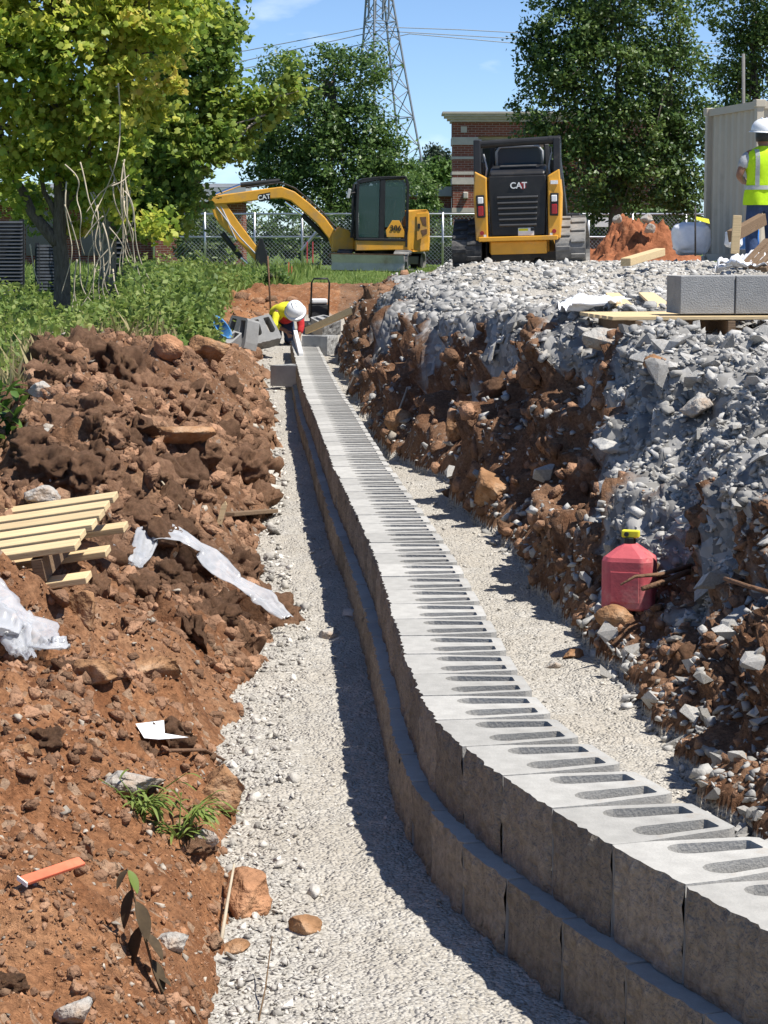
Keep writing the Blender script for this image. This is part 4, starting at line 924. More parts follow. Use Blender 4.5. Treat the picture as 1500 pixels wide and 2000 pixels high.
for s_, n_ in ((-1, 'l'), (1, 'r')):
    k = -.17 if s_ < 0 else .06; Jj.update({n_ + 'hip': ((-.06 + s_ * .10, .26, .36), .115), n_ + 'kn': ((k, .03, .11), .10), n_ + 'an': ((k, .40, .08), .075)}); Ej += [('pelvis', n_ + 'hip'), (n_ + 'hip', n_ + 'kn'), (n_ + 'kn', n_ + 'an')]
skin_body('jeans', Jj, Ej, M['denim'], W2)
for n_, ks in (('l', ('lsh', 'lel', 'lwr')), ('r', ('rsh', 'rel', 'rwr'))):
    a, c, d = [Vector(J[k][0]) for k in ks]; skin_body('sleeve', {'a': (a, .082), 'm': ((a + c) / 2, .072), 'b': (c, .066), 'c': (c + (d - c) * .7, .052)}, [('a', 'm'), ('m', 'b'), ('b', 'c')], M['red_shirt'] if n_ == 'r' else M['vest_yellow'], W2, 1)
    e = d + (d - c).normalized() * .02
ax = (Vector(J['chest'][0]) - Vector(J['pelvis'][0])).normalized(); sd = Vector((1, .25, 0)).normalized(); sd = (sd - ax * sd.dot(ax)).normalized(); nn = ax.cross(sd)
RG = [(-.02, .20, .165), (.10, .19, .155), (.20, .195, .155), (.30, .21, .155), (.38, .205, .145), (.45, .17, .12), (.50, .10, .085)]
v, f = loft([(Vector(J['pelvis'][0]) + ax * t, sd * a, nn * c) for t, a, c in RG], 32); MB().add(v, f).build('vest', M['vest_yellow'], W2, smooth=True)
v, f = loft([(Vector(J['pelvis'][0]) + ax * t - nn * .035, sd * a * .72, nn * c * .96) for t, a, c in RG[2:6]], 32); MB().add(v, f).build('shirt', M['red_shirt'], W2, smooth=True)
for sx in (-.17, .06): MB().lathe([(.05, 0), (.052, .045), (.03, .08), (.005, .085)], (sx, .52, 0), 14, sx=.95, sy=2.2).build('boot', M['boot'], W2, smooth=True)
helmet(W2, (.11, -.315, .535), (R(-38), R(14), R(180)))

# ------------------------------------------------------------------ trees and shrubs
def leaf_shape(kind):
    if kind == 'maple':
        pts = [(0, -.45), (.48, -.20), (.27, .05), (.42, .36), (0, .58), (-.42, .36), (-.27, .05), (-.48, -.20)]
        v = [(0, 0, 0)] + [(a, b_, -.22 * abs(a) - .12 * b_ * b_) for a, b_ in pts]; n = len(pts)
        return np.array(v), np.array([(0, 1 + i, 1 + (i + 1) % n) for i in range(n)])
    if kind == 'blade':
        return np.array([(-.06, 0, 0), (.06, 0, 0), (.05, .12, .5), (-.05, .10, .5), (0, .38, 1.)]), np.array([(0, 1, 2), (0, 2, 3), (3, 2, 4)])
    return np.array([(0, -.5, 0), (.28, .02, -.08), (0, .5, -.05), (-.28, .02, -.08)]), np.array([(0, 1, 2), (0, 2, 3)])
def leaves(name, P, S, kind, mat_, parent, rg, N=None, updir=.5, loc=(0, 0, 0)):
    v, f = leaf_shape(kind); n = len(P)
    nz = rg.normal(size=(n, 3)) + np.array([0, 0, updir]) + (0 if N is None else N * .5); nz /= np.linalg.norm(nz, axis=1)[:, None]
    a = rg.normal(size=(n, 3)); ax_ = np.cross(a, nz); ax_ /= np.linalg.norm(ax_, axis=1)[:, None]; ay = np.cross(nz, ax_)
    if kind == 'blade':
        nz = rg.normal(0, .28, (n, 3)) + np.array([0, 0, 1]); nz /= np.linalg.norm(nz, axis=1)[:, None]; a = rg.normal(size=(n, 3)); ax_ = np.cross(a, nz); ax_ /= np.linalg.norm(ax_, axis=1)[:, None]; ay = np.cross(nz, ax_)
    Q = np.stack([ax_, ay, nz], -1)
    V = (np.einsum('nij,vj->nvi', Q, v) * S[:, None, None] + P[:, None, :] - np.array(loc)).reshape(-1, 3); T_ = (f[None] + (np.arange(n) * len(v))[:, None, None]).reshape(-1, 3)
    return npmesh(name, V, T_, mat_, parent)
def tree(name, label, base, lobes, n_cl, per, leaf, kind, mat_, bark, limbs, seed, cat='tree', group=None, spread=.5, extra_limbs=14, updir=.5, inner=.45):
    rg = np.random.default_rng(seed); T_ = empty(name, base); tag(T_, label, cat, group)
    vol = np.array([l_[1][0] * l_[1][1] * l_[1][2] for l_ in lobes]) ** .75; pick = rg.choice(len(lobes), n_cl, p=vol / vol.sum())
    C = np.array([l_[0] for l_ in lobes])[pick]; Rr = np.array([l_[1] for l_ in lobes])[pick]
    d = rg.normal(size=(n_cl, 3)); d /= np.linalg.norm(d, axis=1)[:, None]; r_ = rg.uniform(inner, 1.0, n_cl)[:, None]
    cc = C + d * r_ * Rr
    cs = spread * rg.uniform(.6, 1.3, n_cl)
    dd = rg.normal(size=(n_cl * per, 3)); dd /= np.linalg.norm(dd, axis=1)[:, None]; dd *= rg.uniform(0, 1, (n_cl * per, 1)) ** .45
    P = np.repeat(cc, per, 0) + dd * np.repeat(cs, per)[:, None] * np.array([1.15, 1.15, .75]); S = leaf * rg.uniform(.7, 1.3, len(P))
    leaves('crown', P, S, kind, mat_, T_, rg, np.repeat(d, per, 0), updir, loc=base)
    B = Vector(base); mb = MB()
    for pts, r0, r1 in limbs:
        pts = [Vector(q) - B for q in pts]; fine = []
        for i in range(len(pts) - 1):
            for t in (0, .5): fine.append(pts[i].lerp(pts[i + 1], t))
        fine.append(pts[-1]); mb.tube(fine, list(np.linspace(r0, r1, len(fine))), 10)
    if limbs: mb.build('trunk', bark, T_, smooth=True)
    if extra_limbs:
        tops = [Vector(l_[0][-1]) - B for l_ in limbs] or [Vector((0, 0, .3))]; mb = MB()
        for i in rg.choice(n_cl, min(extra_limbs, n_cl), replace=False):
            q = Vector(cc[i]) - B; a = min(tops, key=lambda t: (t - q).length); m_ = a.lerp(q, .5) + Vector((rg.normal(0, .12), rg.normal(0, .12), (q - a).length * .10))
            r0 = .018 + .010 * (q - a).length; MB().tube([a, a.lerp(m_, .6), m_, q], [r0, r0 * .8, r0 * .6, r0 * .25], 6).build('limb', bark, T_, smooth=True)
    return T_
def lob(Y, *ls, dep=1.0):
    out = []
    for px, py, rx, ry in ls:
        c = at(px, py, Y); s_ = Y / F; out.append(((c.x, c.y + random.uniform(-.4, .4) * dep, c.z), (rx * s_, (rx + ry) / 2 * s_ * dep, ry * s_)))
    return out
G0 = lambda x, y, Y: (lambda q: (q.x, q.y, gz(q.x, q.y) - .05))(at(x, y, Y))

# left: yellowing maple, and a greener one behind it
Y = 25.0; tree('maple_tree', 'yellow green maple with forked bare lower trunk at the left edge', G0(118, 655, Y),
    lob(Y, (40, 130, 120, 120), (160, 170, 130, 110), (20, 265, 95, 75), (120, 20, 150, 110), (270, 110, 120, 120), (215, 220, 110, 85), (300, 20, 120, 90), (-60, 60, 110, 160), (110, 290, 95, 60), (150, -90, 190, 90), (250, 310, 60, 45), (30, 345, 70, 35), (225, 385, 70, 40), (60, 400, 45, 28), (300, 430, 55, 40), (175, 360, 50, 40), dep=1.1),
    540, 42, .078, 'maple', M['leaf_maple'], M['bark'],
    [([at(122, 668, Y), at(121, 600, Y), at(122, 530, Y), at(116, 470, Y), at(118, 380, Y), at(112, 300, Y), at(105, 200, Y), at(110, 80, Y)], .105, .04),
     ([at(116, 478, Y), at(92, 452, Y), at(62, 415, Y), at(45, 375, Y), at(18, 330, Y), at(0, 250, Y)], .075, .03),
     ([at(118, 440, Y), at(100, 400, Y), at(86, 375, Y), at(78, 330, Y)], .04, .02),
     ([at(120, 420, Y), at(135, 375, Y), at(165, 320, Y), at(190, 250, Y), at(240, 160, Y)], .055, .02),
     ([at(124, 400, Y), at(150, 380, Y), at(165, 350, Y), at(175, 330, Y)], .03, .015)], 21, spread=.21, extra_limbs=30, updir=.9)
Y = 33.0; tree('maple_tree', 'olive green maple behind the yellowing one reaching over the excavator arm', G0(212, 560, Y),
    lob(Y, (400, 110, 75, 105), (325, 40, 115, 110), (330, 230, 120, 90), (400, 250, 95, 80), (290, 330, 105, 65), (385, 315, 70, 50), (428, 40, 42, 72), (515, 215, 45, 32), (575, 165, 26, 45), (450, 285, 50, 45), (300, 395, 60, 42), (360, 370, 45, 30), (200, 350, 100, 60), (455, 200, 55, 40), (250, 430, 80, 45), (340, 440, 50, 40), (60, 400, 80, 40), (365, 405, 32, 35), dep=1.0),
    560, 38, .088, 'maple', M['leaf_maple_green'], M['bark_pale'],
    [([at(208, 580, Y), at(212, 500, Y), at(214, 440, Y), at(222, 350, Y), at(250, 260, Y), at(300, 140, Y)], .13, .05), ([at(214, 440, Y), at(260, 380, Y), at(330, 330, Y), at(420, 290, Y), at(520, 225, Y)], .05, .015),
     ([at(222, 380, Y), at(190, 300, Y), at(180, 200, Y)], .05, .02), ([at(245, 280, Y), at(330, 200, Y), at(420, 120, Y)], .05, .015)], 22, spread=.24, extra_limbs=34, updir=.9)
Y = 25.5; tree('leaf_sprig', 'low leafy sprig sprouting beside the maple trunk', tuple(at(150, 470, Y)), lob(Y, (158, 442, 22, 16)), 10, 14, .085, 'maple', M['leaf_maple'], M['bark'], [([at(124, 470, Y), at(140, 455, Y), at(158, 445, Y)], .012, .006)], 23, cat='sprig', spread=.10, extra_limbs=3)
# middle and right trees
Y = 80.0; tree('shade_tree', 'dense dark green tree in the middle in front of the pylon', G0(640, 500, Y),
    lob(Y, (560, 160, 60, 70), (655, 125, 45, 60), (722, 130, 40, 50), (600, 230, 90, 80), (700, 240, 70, 80), (650, 320, 120, 70), (745, 300, 55, 55), (550, 320, 70, 75), (640, 390, 130, 40), (500, 280, 45, 70), (770, 345, 40, 40)),
    700, 44, .155, 'kite', M['leaf_mid'], M['bark'], [([at(640, 520, Y), at(642, 420, Y), at(645, 300, Y), at(650, 160, Y)], .2, .06)], 24, spread=.46, extra_limbs=20, updir=.8)
Y = 58.0; tree('shade_tree', 'very large dark green tree behind the track loader', G0(1200, 500, Y),
    lob(Y, (1110, 60, 95, 85), (1230, 30, 130, 90), (1080, 150, 70, 60), (1180, 150, 130, 80), (1300, 130, 90, 90), (1100, 240, 90, 60), (1230, 250, 130, 70), (1340, 240, 65, 80), (1150, 330, 110, 60), (1280, 340, 105, 65), (1020, 210, 28, 22), (1180, 395, 90, 35), (1340, 370, 55, 50), (1200, -80, 150, 70), (1060, 95, 50, 50)),
    1050, 46, .125, 'kite', M['leaf_dark'], M['bark'], [([at(1200, 520, Y), at(1202, 420, Y), at(1205, 300, Y), at(1210, 100, Y)], .22, .07), ([at(1202, 400, Y), at(1150, 300, Y), at(1110, 150, Y)], .10, .03), ([at(1204, 380, Y), at(1270, 280, Y), at(1310, 150, Y)], .10, .03)], 25, spread=.36, extra_limbs=40, updir=.8)
Y = 76.0; tree('shade_tree', 'dark tree behind the shipping container at the upper right', G0(1470, 500, Y),
    lob(Y, (1440, 40, 60, 60), (1500, 90, 80, 70), (1430, 130, 50, 50), (1520, 0, 90, 80), (1500, 190, 100, 50), (1410, 220, 40, 60), (1390, 20, 30, 40), (1480, 290, 100, 80)),
    430, 40, .15, 'kite', M['leaf_dark'], M['bark'], [([at(1490, 520, Y), at(1480, 300, Y), at(1470, 100, Y)], .18, .06)], 26, spread=.42, extra_limbs=30, updir=.8)
# shrubs
def shrub(label, px, py, rx, ry, Y, mat_, n=60, leaf=.09, per=34, seed=0, name='shrub', spread=.22):
    tree(name, label, G0(px, py + ry, Y), lob(Y, (px, py, rx, ry), (px - rx * .35, py + ry * .4, rx * .6, ry * .6), (px + rx * .4, py + ry * .35, rx * .6, ry * .6)), n, per, leaf, 'kite', mat_, M['bark'], [], seed, 'shrub', None, spread, 5)
shrub('round pale green shrub at the elbow of the excavator stick', 400, 470, 62, 75, 66.5, M['leaf_bush'], 130, .13, 36, 31)
shrub('small dark shrub below the excavator coupler', 535, 552, 22, 32, 40, M['leaf_dark'], 40, .07, 30, 32, spread=.14)
shrub('clipped rounded bush behind the wire fence by the brick pillar', 862, 465, 32, 45, 72, M['leaf_bush'], 90, .09, 36, 33)
shrub('bushy shrub hiding the low wing of the brick building', 815, 385, 45, 65, 74, M['leaf_mid'], 110, .12, 36, 34)
shrub('bright green shrubs in the gap left of the brick pillar', 855, 340, 40, 30, 110, M['leaf_bright'], 90, .2, 36, 35, spread=.5)
shrub('low green thicket below the pylon legs', 790, 345, 45, 35, 105, M['leaf_mid'], 90, .18, 36, 36, spread=.5)
for i, (px, py, rx, ry, lb) in enumerate([(450, 440, 60, 55, 'dark shrub behind the fence under the boom tip'), (560, 455, 70, 50, 'dark shrub behind the fence under the boom bend'), (660, 450, 60, 55, 'dark shrub behind the excavator cab'), (760, 455, 60, 50, 'dark shrub behind the counterweight')]):
    shrub(lb, px, py, rx, ry, 78, M['leaf_dark'], 90, .15, 34, 40 + i, spread=.4)
for i, (px, py, rx, ry, lb) in enumerate([(1180, 420, 60, 45, 'dark shrub behind the red soil pile'), (1290, 420, 70, 45, 'dark shrub left of the container foot')]):
    shrub(lb, px, py, rx, ry, 70, M['leaf_dark'], 80, .14, 34, 50 + i, spread=.4)
Y = 300.0
for i, (px, py, rx, ry) in enumerate([(852, 305, 16, 22), (868, 318, 12, 16), (835, 325, 14, 14), (895, 322, 20, 14)]):
    tree('far_tree', ['hazy far tree with a pointed top left of the brick pillar', 'smaller hazy far tree beside the brick pillar', 'low hazy far tree at the foot of the pylon', 'far tree mostly hidden by the brick pillar'][i], G0(px, 460, Y), lob(Y, (px, py, rx, ry), (px, py + 30, rx * 1.3, 26)), 60, 30, .55, 'kite', M['far_leaf'], M['bark'], [], 60 + i, 'tree', None, 1.2, 0)

# ------------------------------------------------------------------ weeds, grass, straw
rg = np.random.default_rng(77)
X, Yv = fan_points(rg, 18000, 9.5, 46, -.21, .02); z, ga, ca, la = land(X, Yv); k = (la > .45) & (X < XL(Yv) - .3) & ((Yv > 21.5) | (rg.uniform(size=len(X)) < .5)); X, Yv, z = X[k], Yv[k], z[k]
hgt = (.30 + .50 * np.clip(fbm(X * .9, Yv * .5, o=2, seed=5) + .35, 0, 1)) * np.where((X / Yv > -.115) | (Yv < 16), 1., .55) * sstep(8, 24, Yv) * (1 - .5 * sstep(36, 44, Yv))
per = 9; P = np.repeat(np.stack([X, Yv, z], -1), per, 0); P += rg.normal(size=P.shape) * np.array([.09, .09, 0]); P[:, 2] += np.repeat(hgt, per) * rg.uniform(.05, 1.0, len(P)); S = rg.uniform(.04, .10, len(P))
o = leaves('weeds', P, S, 'kite', M['weed'], None, rg, updir=.7); tag(o, 'lush knee-high green weeds beyond the spoil heap', 'weeds', kind='stuff')
X, Yv = fan_points(rg, 30000, 23, 64, -.21, .035); z, ga, ca, la = land(X, Yv); k = la > .4; P = np.stack([X, Yv, z - .01], -1)[k]; S = rg.uniform(.12, .34, len(P)) * np.where((P[:, 0] > -1.8) & (P[:, 1] > 37), .42, 1.)
o = leaves('grass', P, S, 'blade', M['weed'], None, rg); tag(o, 'rough green grass on the left and beyond the trench', 'grass', kind='stuff')
X, Yv = fan_points(rg, 12000, 12, 27, -.21, -.09); z, ga, ca, la = land(X, Yv); k = (la > .3) & (rg.uniform(size=len(X)) < .8); P = np.stack([X, Yv, z - .01], -1)[k]; S = rg.uniform(.08, .26, len(P))
o = leaves('straw_grass', P, S, 'blade', M['straw'], None, rg); tag(o, 'dry straw coloured grass round the maple trunk', 'dry grass', kind='stuff')

# ------------------------------------------------------------------ background buildings, fence, pylon, container
def brickmat(name):
    m = bpy.data.materials.new(name); m.use_nodes = True; n = m.node_tree.nodes; l = m.node_tree.links.new; b_ = n['Principled BSDF']; b_.inputs['Roughness'].default_value = .92; b_.inputs['Specular IOR Level'].default_value = .1
    t = n.new('ShaderNodeTexCoord'); sp = n.new('ShaderNodeSeparateXYZ'); cb = n.new('ShaderNodeCombineXYZ'); ad = n.new('ShaderNodeMath'); l(t.outputs['Object'], sp.inputs[0]); l(sp.outputs[0], ad.inputs[0]); l(sp.outputs[1], ad.inputs[1]); l(ad.outputs[0], cb.inputs[0]); l(sp.outputs[2], cb.inputs[1])
    br = n.new('ShaderNodeTexBrick'); br.inputs['Scale'].default_value = 1; br.inputs['Brick Width'].default_value = .23; br.inputs['Row Height'].default_value = .076; br.inputs['Mortar Size'].default_value = .007
    br.inputs['Color1'].default_value = (.27, .085, .055, 1); br.inputs['Color2'].default_value = (.19, .065, .045, 1); br.inputs['Mortar'].default_value = (.36, .29, .24, 1); l(cb.outputs[0], br.inputs[0]); l(br.outputs[0], b_.inputs['Base Color']); return m
M['brickwork'] = brickmat('brickwork')
def wbox(mb, x0, x1, y0, y1, Y, d0, d1):
    """box filling a photo rectangle at distance Y, from depth Y+d0 to Y+d1"""
    a, c = at(x0, y1, Y), at(x1, y0, Y); return mb.box(((a.x + c.x) / 2, Y + (d0 + d1) / 2, (a.z + c.z) / 2), (abs(c.x - a.x), d1 - d0, abs(c.z - a.z)))
Y = 75.0; BB = empty('brick_building'); tag(BB, 'red brick building with pale stone bands and deep cornice behind the loader', 'building')
wbox(MB(), 884, 934, 238, 530, Y, 0, 1.4).build('pillar', M['brickwork'], BB)
wbox(MB(), 884, 1330, 238, 266, Y, .02, 1.4).build('frieze', M['brickwork'], BB)
wbox(MB(), 934, 1330, 272, 530, Y, 1.42, 2.2).build('wall', M['brickwork'], BB)
b = MB(); a, c = at(875, 238, Y), at(1335, 218, Y)
for i, (z0, z1, ov) in enumerate(((238, 233, .03), (233, 228, .12), (228, 223, .22), (223, 219, .30))):
    p0, p1 = at(882, z0, Y), at(1335, z1, Y); b.box(((p0.x + p1.x) / 2 - ov / 2, Y + .6 - ov / 2, (p0.z + p1.z) / 2), (p1.x - p0.x + ov, 1.4 + ov, p1.z - p0.z))
b.build('cornice', M['stone_band'], BB)
for y0, y1, ov in ((268, 283, .05), (306, 311, .03), (335, 341, .03), (347, 360, .05), (406, 415, .05), (441, 445, .03), (485, 492, .04)):
    wbox(MB(), 882.5, 934.5, y0, y1, Y, -ov, 1.3).build('stone_course', M['stone_band'], BB)
wbox(MB(), 934, 1330, 265.5, 272, Y, .3, 1.4).build('lintel', M['stone_band'], BB)
wbox(MB(), 944, 1100, 276, 500, Y, 1.38, 1.41).build('window', M['dark_pane'], BB)
for x0 in (985, 1030): wbox(MB(), x0, x0 + 3, 276, 500, Y, 1.33, 1.40).build('window_mullion', M['roof_metal'], BB)
wbox(MB(), 900, 912, 247, 259, Y, -.03, .02).build('vent_plate', M['stone_band'], BB)
wbox(MB(), 904, 914, 375, 388, Y, -.15, .02).build('wall_lamp', M['stone_band'], BB, bevel=.03)
wg = MB(); wbox(wg, 700, 884, 382, 405, Y, 1.2, 3.0); wbox(wg, 700, 884, 416, 530, Y, 2.0, 3.0); wg.build('wing_wall', M['brickwork'], BB)
wbox(MB(), 700, 884, 363, 382, Y, 1.0, 3.2).build('wing_fascia', M['roof_metal'], BB); wbox(MB(), 700, 884, 405, 416, Y, 1.1, 2.5).build('wing_beam', M['roof_metal'], BB)
Y = 72.0; LB = empty('low_brick_building'); tag(LB, 'low brick building with a pale roof fascia behind the left trees', 'building')
wbox(MB(), -400, 470, 395, 540, Y, 1.2, 3).build('wall', M['brickwork'], LB); wbox(MB(), -400, 480, 366, 394, Y, 0, 3.5).build('roof_fascia', M['roof_metal'], LB); wbox(MB(), -400, 480, 358, 365, Y, .3, 3.2).build('parapet', M['roof_metal'], LB)
b = MB(); wbox(b, 300, 344, 470, 540, Y, .0, 1.18); wbox(b, 312, 343, 430, 469, Y, .1, 1.18); wbox(b, 325, 341, 388, 429, Y, .2, 1.18); b.build('buttress', M['brickwork'], LB)
for x0 in (40, 150, 380): wbox(MB(), x0, x0 + 55, 410, 500, Y, 1.12, 1.22).build('window', M['dark_pane'], LB)

Y = 65.0; base_z = .78; FN = empty('chain_link_fence', (at(640, 500, Y).x, Y, base_z)); tag(FN, 'galvanised chain link fence across the site behind the excavator', 'fence'); FO = Vector(FN.location)
xa, xb, zt, zm = at(300, 418, Y).x, at(1420, 418, Y).x, at(600, 418, Y).z, at(600, 463, Y).z
for z in (zt, zm): MB().tube([Vector((xa, Y, z)) - FO, Vector((xb, Y, z)) - FO], .028, 8).build('rail', M['steel'], FN, smooth=True)
for px in (300, 400, 497, 590, 700, 782, 865, 960, 1050, 1150, 1236, 1340, 1418):
    q = at(px, 418, Y); MB().tube([(q.x - FO.x, 0, 0), (q.x - FO.x, 0, zt + .05 - base_z)], .034, 8).build('post', M['steel'], FN, smooth=True)
MB().tube([at(640, 428, Y - .05) - FO, at(588, 490, Y - .05) - FO], .045, 8).build('brace', M['steel'], FN)
b = MB(); hh = zt - base_z
for i in range(int((xb - xa + hh) / .11)):
    s_ = xa - hh + i * .11
    for sg in (1, -1):
        x0, x1 = (s_, s_ + hh) if sg > 0 else (s_ + hh, s_); pa, pb = Vector((x0, Y, base_z)), Vector((x1, Y, zt))
        if min(x0, x1) < xa or max(x0, x1) > xb: continue
        b.tube([pa - FO, pb - FO], .0045, 3, caps=False)
b.build('wire_mesh', M['steel'], FN)
MB().box(at(1175, 434, Y - .06) - FO, (.38, .02, .26)).build('fence_notice', M['white'], FN)
# right-hand stakes, tape, wrapped goods come later; shipping container
cz = 1.22; c0 = at(1478, 470, 36.8); e = Vector((-.185, .983, 0)); n_ = Vector((.983, .185, 0))
CT = empty('shipping_container', (c0.x, c0.y, cz)); tag(CT, 'beige corrugated steel shipping container behind the person in the lime vest', 'container')
def corr(a, d, length, nrm, h0, h1, pitch=.278, dep=.036):
    b_ = MB(); n = int(length / pitch); pr_ = []
    for i in range(n):
        s0 = i * length / n; w_ = length / n
        pr_ += [(s0, 0), (s0 + w_ * .26, 0), (s0 + w_ * .5, dep), (s0 + w_ * .76, dep)]
    pr_.append((length, 0)); V = []
    for s0, o_ in pr_:
        for h in (h0, h1): V.append(Vector(a) + Vector(d) * s0 - Vector(nrm) * o_ + Vector((0, 0, h)))
    b_.add(V, [(2 * i, 2 * i + 2, 2 * i + 3, 2 * i + 1) for i in range(len(pr_) - 1)]); return b_
corr((0, 0, 0), e, 2.44, -n_, .15, 2.48).build('end_panel', M['container'], CT); corr((0, 0, 0), n_, 6.06, -e, .15, 2.48).build('side_panel', M['container'], CT)
for q, nm in (((0, 0, 0), 'corner_post'), (e * 2.44, 'corner_post'), (n_ * 6.06, 'corner_post'), (e * 2.44 + n_ * 6.06, 'corner_post')):
    q = Vector(q); MB().bar(q + Vector((0, 0, 0)), q + Vector((0, 0, 2.59)), .12, .12, e).build(nm, M['container'], CT, bevel=.01)
    for h in (.06, 2.55): MB().box(q + Vector((0, 0, h)), (.17, .17, .12), Matrix.Rotation(math.atan2(n_.y, n_.x), 3, 'Z')).build('corner_casting', M['container'], CT, bevel=.012)
for h in (.1, 2.53):
    MB().bar(Vector((0, 0, h)), e * 2.44 + Vector((0, 0, h)), .08, .12).build('rail', M['container'], CT); MB().bar(Vector((0, 0, h)), n_ * 6.06 + Vector((0, 0, h)), .08, .12).build('rail', M['container'], CT)
MB().add([(0, 0, 2.50), tuple(n_ * 6.06 + Vector((0, 0, 2.50))), tuple(n_ * 6.06 + e * 2.44 + Vector((0, 0, 2.50))), tuple(e * 2.44 + Vector((0, 0, 2.50)))], [(0, 1, 2, 3)]).build('roof', M['container'], CT)

# lattice pylon and its lines
Y = 280.0; PY = empty('transmission_pylon', (at(765, 470, Y).x, Y, .6)); tag(PY, 'tall steel lattice transmission pylon rising behind the middle tree', 'pylon')
def hw(z): return np.interp(z, [0, 10, 20, 31, 36, 48], [4.3, 3.2, 2.15, 1.1, 1.0, .8])
lv = [0, 4.5, 8.5, 12.3, 15.8, 19, 22, 24.8, 27.2, 29.4, 31.5, 34, 36.5, 39, 42, 45, 48]; yaw = Matrix.Rotation(R(24), 3, 'Z')
crn = lambda z, k: yaw @ Vector((hw(z) * (1, 1, -1, -1)[k], hw(z) * (1, -1, -1, 1)[k], z)) + Vector((hw(z) * 0 - .05 * z, 0, 0))
for k in range(4): MB().tube([crn(z, k) for z in lv], .14, 5).build('leg', M['pylon'], PY)
b = MB()
for i in range(len(lv) - 1):
    for k in range(4):
        a, c = crn(lv[i], k), crn(lv[i], (k + 1) % 4); d, f_ = crn(lv[i + 1], k), crn(lv[i + 1], (k + 1) % 4)
        b.tube([a, f_], .065, 4); b.tube([c, d], .065, 4)
        if i % 2 == 0: b.tube([a, c], .07, 4)
b.build('lattice_brace', M['pylon'], PY)
for zc in (31.5, 37.5, 43.5):
    b = MB(); 
    for sg in (-1, 1):
        tip = yaw @ Vector((sg * 7.5, 0, zc + .6)) + Vector((-.05 * zc, 0, 0))
        for dy in (-1, 1):
            b.tube([yaw @ Vector((sg * hw(zc), dy * hw(zc), zc)) + Vector((-.05 * zc, 0, 0)), tip], .09, 4); b.tube([yaw @ Vector((sg * hw(zc + 2.2), dy * hw(zc + 2.2), zc + 2.2)) + Vector((-.05 * zc, 0, 0)), tip], .08, 4)
    b.build('cross_arm', M['pylon'], PY)
for sx in (-1.2, -.4, .5, 1.2): MB().tube([(sx - 1.5, -1, 31.2), (sx - 1.6, -1, 27.4)], .13, 6).build('insulator_string', M['pylon'], PY)
for i, (pts) in enumerate([[(380, 112), (480, 99), (725, 52), (900, 58), (1500, 90)], [(380, 130), (480, 118), (740, 60), (1000, 75), (1500, 118)], [(380, 146), (480, 133), (700, 88), (800, 66), (1000, 84), (1500, 140)]]):
    b = MB().tube([at(x, y, Y - 1 + .4 * i) for x, y in pts], .055, 5); o = b.build('power_line', M['pylon']); tag(o, ['topmost power line crossing the sky at the pylon', 'middle power line crossing the sky at the pylon', 'lowest power line crossing the sky at the pylon'][i], 'power line')
b = MB().tube([at(1452, 520, 70), at(1452, 105, 70)], [.07, .05], 10); o = b.build('light_pole', M['pole_grey'], smooth=True); tag(o, 'slim grey pole in front of the upper right tree', 'pole')
# black slatted screens among the left trees
def screen(label, x0, x1, y0, y1, Y, n, skew=0.):
    S_ = empty('slatted_screen', tuple(at((x0 + x1) / 2, y1, Y))); tag(S_, label, 'screen'); O = Vector(S_.location); h = (y1 - y0) / n
    for i in range(n):
        a, c = at(x0, y0 + (i + .35) * h, Y), at(x1, y0 + (i + .35) * h, Y + skew); MB().bar(a - O, c - O, .02, h * .62 * Y / F, (0, .5, 1)).build('slat', M['dark_slat'], S_)
    for px in (x0 + 1, x1 - 1): q0, q1 = at(px, y0 - 4, Y + (skew if px > x0 + 2 else 0) + .06), at(px, y1 + 20, Y + (skew if px > x0 + 2 else 0) + .06); MB().bar(q0 - O, q1 - O, .06, .06).build('post', M['dark_fence'], S_)
    MB().bar(at(x0, (y0 + y1) / 2, Y + .12) - O, at(x1, (y0 + y1) / 2, Y + skew + .12) - O, .01, (y1 - y0) * Y / F).build('backing', M['dark_fence'], S_)
M['dark_slat'] = mat('slate_slat', (.05, .056, .066), .5, var=.3, scale=5)
screen('black slatted screen at the left edge beside the maple trunk', -70, 44, 432, 600, 29, 24); screen('narrow black slatted screen just behind the maple trunk', 72, 108, 478, 582, 32, 16, .6)
screen('dark slatted screen between the maple trunks', 225, 242, 420, 520, 36, 10)

